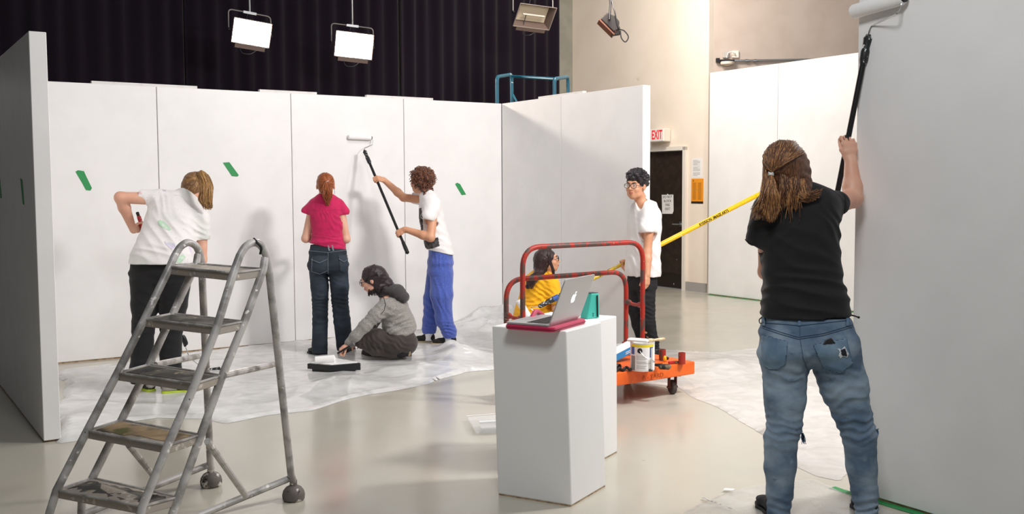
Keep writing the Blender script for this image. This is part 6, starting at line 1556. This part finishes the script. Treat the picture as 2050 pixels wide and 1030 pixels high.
# small side-on lamp on the right
c = P(1222, 48, 13.2); t = thing('spot_lamp', 'small dark lamp seen side-on, hanging on the bright wall with looped cord', 'studio lamp', c-ZZ*.3)
dk_ = MAT('dark_lamp', '#2a2320', .55)
xx = nrm(V(.75, 0, -.66)); zz = nrm(V(.66, 0, .75)); yy = V(0, 1, 0)
MB().prism([c+xx*a+zz*b-yy*.14 for a, b in ((-.13, -.06), (.10, -.07), (.13, .0), (.07, .075), (-.02, .09), (-.12, .06))], yy*.28).build('housing', dk_, t, bevel=.01)
MB().prism([c+xx*a+zz*b-yy*.15 for a, b in ((-.14, -.085), (.13, -.10), (.13, -.085), (-.14, -.065))], yy*.3).build('barn_door', MAT('worn_door', '#7a4a38', .5), t)
MB().box(P(1232, 63, 13.15), (.115, .12, .10), (nrm(V(.98, 0, .15)), yy, nrm(V(-.15, 0, .98))), bev=.006).build('power_box', dk_, t)
MB().box(P(1231, 62, 13.08), (.035, .008, .012)).build('label_mark', MAT('red_mark', '#e0442e', .5), t)
MB().tube([P(1220, 40, 13.0), P(1222, 8, 13.15), P(1222, -60, 13.2), P(1222, -200, 13.2)], .014, 8).build('yoke', MT['blackmet'], t, smooth=True)
MB().tube(spline([P(1224, 0, 13.1), P(1231, 25, 13.05), P(1238, 55, 13.05), P(1250, 62, 13.05), P(1258, 74, 13.05), P(1252, 84, 13.05), P(1244, 76, 13.05), P(1242, 62, 13.05)], 6), .008, 6).build('cord', MT['black'], t, smooth=True)

# ------------------------------------------------------------------ teal scaffold top behind the wing
te2 = MAT('teal_steel', '#1b6076', .4, spots=[('#dfe6e6', 14, .68, .71)])
t = thing('scaffold_rail', 'teal tube guard rail showing above the partition corner', 'scaffold', V(.2, 12.4, 0))
MB().tube(arc_pts([V(*P(995, 210, 12.2)[:2], 0), P(995, 154, 12.2), P(1024, 149, 12.9), V(*P(1028, 205, 12.9)[:2], 0)], .07, 5), .022, 10).build('end_frame', te2, t, smooth=True)
MB().tube(arc_pts([V(*P(1110, 200, 12.0)[:2], 0), P(1110, 158, 12.0), P(1137, 154, 12.7), V(*P(1141, 190, 12.7)[:2], 0)], .07, 5), .022, 10).build('end_frame', te2, t, smooth=True)
MB().tube([P(1024, 153, 12.85), P(1110, 158, 12.05)], .018, 10).build('top_rail', te2, t, smooth=True)
MB().tube([P(1027, 190, 12.9), P(1040, 215, 12.7)], .014, 10).build('brace', te2, t, smooth=True)

# ------------------------------------------------------------------ trays
z = .0; ctr = G(668, 735); t = thing('paint_tray', 'black paint tray full of white paint by the kneeling person', 'paint tray', V(ctr[0], ctr[1], 0))
a, b, c3, d4 = PZ(615, 729, .07), PZ(662, 733, .07), PZ(722, 722, .11), PZ(668, 712, .11)
def trayslab(z0, z1, k, m, nm, inset=0):
    cc_ = (a+b+c3+d4)/4; v = [cc_+(p-cc_)*k*V(1, 1, 0)+V(0, 0, 0) for p in (a, b, c3, d4)]; lo_ = [V(p[0], p[1], z0) for p in v]; return MB().add(lo_+[V(p[0], p[1], z1[i]) for i, p in enumerate(v)], [(3, 2, 1, 0), (4, 5, 6, 7), (0, 1, 5, 4), (1, 2, 6, 5), (2, 3, 7, 6), (3, 0, 4, 7)]).build(nm, m, t, bevel=.004)
trayslab(.028, [.072, .072, .088, .088], 1.0, MT['black'], 'tray')
trayslab(.004, [.035]*4, .82, MT['black'], 'tray_well')
trayslab(.066, [.082, .082, .096, .096], .90, MT['wetpaint'], 'paint')
mb = MB(); q = (a+b)/2+V(.02, .03, .015); mb.lathe(PZ(630, 722, .105), V(1, .12, .05), [(.01, 0), (.032, .006), (.034, .16), (.01, .17)], 20); t2 = mb.build('roller_sleeve', MT['nap'], smooth=True); tag(t2, 'paint-loaded roller sleeve lying in the black tray', 'paint roller')
clr = mat('clear_plastic', '#f5f6f6', .06, spec=.8, alpha=.2)
q = G(965, 848); t = thing('clear_tray', 'clear plastic tray lying on the floor left of the plinths', 'tray', q)
def rimbox(pxs, z0, z1, m, nm, par):
    p0 = [PZ(x, y, z0) for x, y in pxs]; n = len(p0); cc_ = sum(p0)/n; p1 = [cc_+(p-cc_)*.82 for p in p0]; p1 = [V(p[0], p[1], z1) for p in p1]
    o = MB().add(p0+p1, [(i, (i+1) % n, n+(i+1) % n, n+i) for i in range(n)]+[tuple(range(n, 2*n))]).build(nm, m, par); o.modifiers.new('w', 'SOLIDIFY').thickness = .002
rimbox([(934, 834), (1012, 828), (1020, 858), (948, 862)], .035, .004, clr, 'outer_shell', t)
rimbox([(957, 842), (1015, 838), (1020, 856), (962, 858)], .05, .012, clr, 'inner_shell', t)
MB().tube([PZ(934, 834, .036), PZ(1012, 828, .036)], .003, 6).tube([PZ(960, 846, .04), PZ(1010, 843, .04)], .006, 8).build('rim_fold', MT['white'], t, smooth=True)

# ------------------------------------------------------------------ plastic sheets
def vnoise(x, y, seed=0):
    rs = np.random.RandomState(seed); T = rs.rand(64, 64); xi = np.floor(x).astype(int); yi = np.floor(y).astype(int); fx = x-xi; fy = y-yi; fx = fx*fx*(3-2*fx); fy = fy*fy*(3-2*fy)
    g = lambda i, j: T[i % 64, j % 64]; return (g(xi, yi)*(1-fx)+g(xi+1, yi)*fx)*(1-fy)+(g(xi, yi+1)*(1-fx)+g(xi+1, yi+1)*fx)*fy
def plastic_mat(name, a, tint='#fafaf9', rough=.14):
    m = mat(name, tint, rough, spec=.7, alpha=a, bump=.16, bscale=6, bdist=.015, bstretch=(1, 1.8, 1)); nt = m.node_tree; b = nt.nodes['Principled BSDF']
    tc_ = nt.nodes.new('ShaderNodeTexCoord'); rn = nt.nodes.new('ShaderNodeTexNoise'); rn.noise_type = 'RIDGED_MULTIFRACTAL'; rn.inputs['Scale'].default_value = 1.6; rn.inputs['Detail'].default_value = 4; rn.inputs['Distortion'].default_value = .6
    nt.links.new(tc_.outputs['Object'], rn.inputs['Vector']); bp = nt.nodes.new('ShaderNodeBump'); bp.inputs['Strength'].default_value = .5; bp.inputs['Distance'].default_value = .02
    nt.links.new(rn.outputs[0], bp.inputs['Height']); nt.links.new(bp.outputs[0], b.inputs['Normal'])
    tc = nt.nodes.new('ShaderNodeTexCoord'); n = nt.nodes.new('ShaderNodeTexNoise'); n.inputs['Scale'].default_value = 5; n.inputs['Detail'].default_value = 5; n.inputs['Distortion'].default_value = 1.2
    nt.links.new(tc.outputs['Object'], n.inputs['Vector']); r = nt.nodes.new('ShaderNodeMapRange'); r.inputs[1].default_value = .35; r.inputs[2].default_value = .65; r.inputs[3].default_value = a-.07; r.inputs[4].default_value = min(.97, a+.1)
    nt.links.new(n.outputs[0], r.inputs[0]); nt.links.new(r.outputs[0], b.inputs['Alpha']); return m
def sheet(name, label, poly_px, m, seed, amp=.014, bumps=(), step=.025, rim=.02, base=.004):
    poly = np.array([G(x, y)[:2] for x, y in poly_px]); lo = poly.min(0); hi = poly.max(0); nx = int((hi[0]-lo[0])/step)+2; ny = int((hi[1]-lo[1])/step)+2
    X, Y = np.meshgrid(lo[0]+step*np.arange(nx), lo[1]+step*np.arange(ny), indexing='ij')
    wob = (vnoise(X*2.2, Y*2.2, seed+3)-.5)*.14; PXs = X+wob; PYs = Y+(vnoise(X*2.2+9, Y*2.2, seed+4)-.5)*.12
    ins = np.zeros(X.shape, bool); j = len(poly)-1; dist = np.full(X.shape, 9.); NX = X.copy(); NY = Y.copy()
    for i in range(len(poly)):
        a, b = poly[i], poly[j]; c = ((a[1] > PYs) != (b[1] > PYs)) & (PXs < (b[0]-a[0])*(PYs-a[1])/(b[1]-a[1]+1e-12)+a[0]); ins ^= c
        t_ = np.clip(((PXs-a[0])*(b[0]-a[0])+(PYs-a[1])*(b[1]-a[1]))/(((b-a)**2).sum()+1e-12), 0, 1); qx = a[0]+t_*(b[0]-a[0])-PXs; qy = a[1]+t_*(b[1]-a[1])-PYs; dd_ = np.hypot(qx, qy); m_ = dd_ < dist; dist[m_] = dd_[m_]; NX[m_] = (X+qx)[m_]; NY[m_] = (Y+qy)[m_]; j = i
    def ridge(sc, sd, ax=1., ay=1.):
        wx = X+.25*vnoise(X*2, Y*2, sd+7); wy = Y+.25*vnoise(X*2+5, Y*2, sd+8); n = vnoise(wx*sc*ax+3, wy*sc*ay+5, sd); return (1-np.abs(2*n-1))**3
    Z = base+amp*(1.1*ridge(1.2, seed)+.45*ridge(2.6, seed+1, 1.6, .6)+.12*ridge(6, seed+2, .6, 1.5))
    Z = Z*np.clip(dist/rim, .15, 1)+amp*.9*np.exp(-((dist-.03)/.02)**2)*vnoise(X*3, Y*3, seed+6)
    for (px, py, R, h) in bumps:
        g = G(px, py); q = np.exp(-((X-g[0])**2+(Y-g[1])**2)/R**2); Z += h*q*(.75+.5*vnoise(X*5, Y*5, seed+9))+h*.35*q*ridge(5, seed+11)
    ok = ins; ids = -np.ones(X.shape, int); cell = ok[:-1, :-1] & ok[1:, :-1] & ok[1:, 1:] & ok[:-1, 1:]
    use = np.zeros(X.shape, bool); use[:-1, :-1] |= cell; use[1:, :-1] |= cell; use[1:, 1:] |= cell; use[:-1, 1:] |= cell
    full = np.zeros(X.shape, int); full[:-1, :-1] += cell; full[1:, :-1] += cell; full[1:, 1:] += cell; full[:-1, 1:] += cell
    eb = use & (full < 4) & (dist < 1.6*step); X = np.where(eb, NX, X); Y = np.where(eb, NY, Y); Z = np.where(eb, base*.6, Z)
    ids[use] = np.arange(use.sum()); I = np.argwhere(cell); f = np.stack([ids[I[:, 0], I[:, 1]], ids[I[:, 0]+1, I[:, 1]], ids[I[:, 0]+1, I[:, 1]+1], ids[I[:, 0], I[:, 1]+1]], 1)
    o = build(name, np.stack([X[use], Y[use], Z[use]], 1), f, m, smooth=True); return tag(o, label, 'plastic sheet')
pm1 = plastic_mat('milky_plastic_sheet', .66); pm2 = plastic_mat('creased_plastic_sheet', .64, '#f2eeea')
sheet('plastic_sheet', 'crumpled translucent plastic sheet along the foot of the back partition', [(119, 742), (230, 729), (360, 713), (590, 686), (800, 660), (1000, 636), (1012, 640), (1030, 660), (1130, 690), (1060, 745), (990, 742), (921, 747), (861, 770), (748, 790), (634, 820), (544, 831), (448, 847), (400, 838), (312, 836), (250, 846), (215, 868), (172, 883), (119, 892)], pm1, 1, .017,
      bumps=[(965, 668, .42, .10), (1000, 655, .35, .16), (925, 712, .18, .09), (905, 700, .10, .05), (150, 850, .3, .03), (700, 772, .3, .03), (840, 740, .35, .035)])
sheet('plastic_sheet', 'large translucent plastic sheet spread on the floor between the cart and the grey wall', [(1245, 706), (1345, 703), (1440, 706), (1530, 700), (1620, 708), (1700, 712), (1740, 760), (1745, 900), (1700, 968), (1640, 955), (1590, 925), (1530, 875), (1480, 850), (1420, 820), (1380, 800), (1350, 775), (1300, 768), (1240, 750)], pm2, 5, .011,
      bumps=[(1525, 872, .09, .05), (1440, 735, .30, .03), (1600, 780, .3, .02)])
sheet('plastic_sheet', 'thin clear plastic mat under the feet of the black-shirted person', [(1320, 1036), (1380, 1005), (1440, 982), (1500, 970), (1560, 966), (1620, 962), (1675, 985), (1715, 1000), (1800, 1040), (1790, 1075), (1560, 1085), (1330, 1085)], plastic_mat('thin_plastic', .38, '#eeebe6'), 9, .006, step=.018)
mb = MB()
q = G(1458, 985)+ZZ*.012; tag(MB().prism([q+V(-.03, -.012, 0), q+V(.015, -.022, 0), q+V(.035, .004, 0), q+V(-.012, .018, 0)], ZZ*.001).build('tape_piece', MT['paper']), 'small white tape piece on the edge of the clear mat', 'tape')
a = G(1405, 1001)+ZZ*.012; b = G(1465, 1024)+ZZ*.012; dd = nrm(b-a); t = tag(MB().box((a+b)/2, (np.linalg.norm(b-a), .012, .001), (dd, np.cross(ZZ, dd), ZZ)).build('printed_warning', MAT('smudged_ink', '#8f877f', .8, col2='#d9d3cc', scale=60, lo=.45, hi=.5)), 'strip of small smudged printing on the clear mat', 'print')
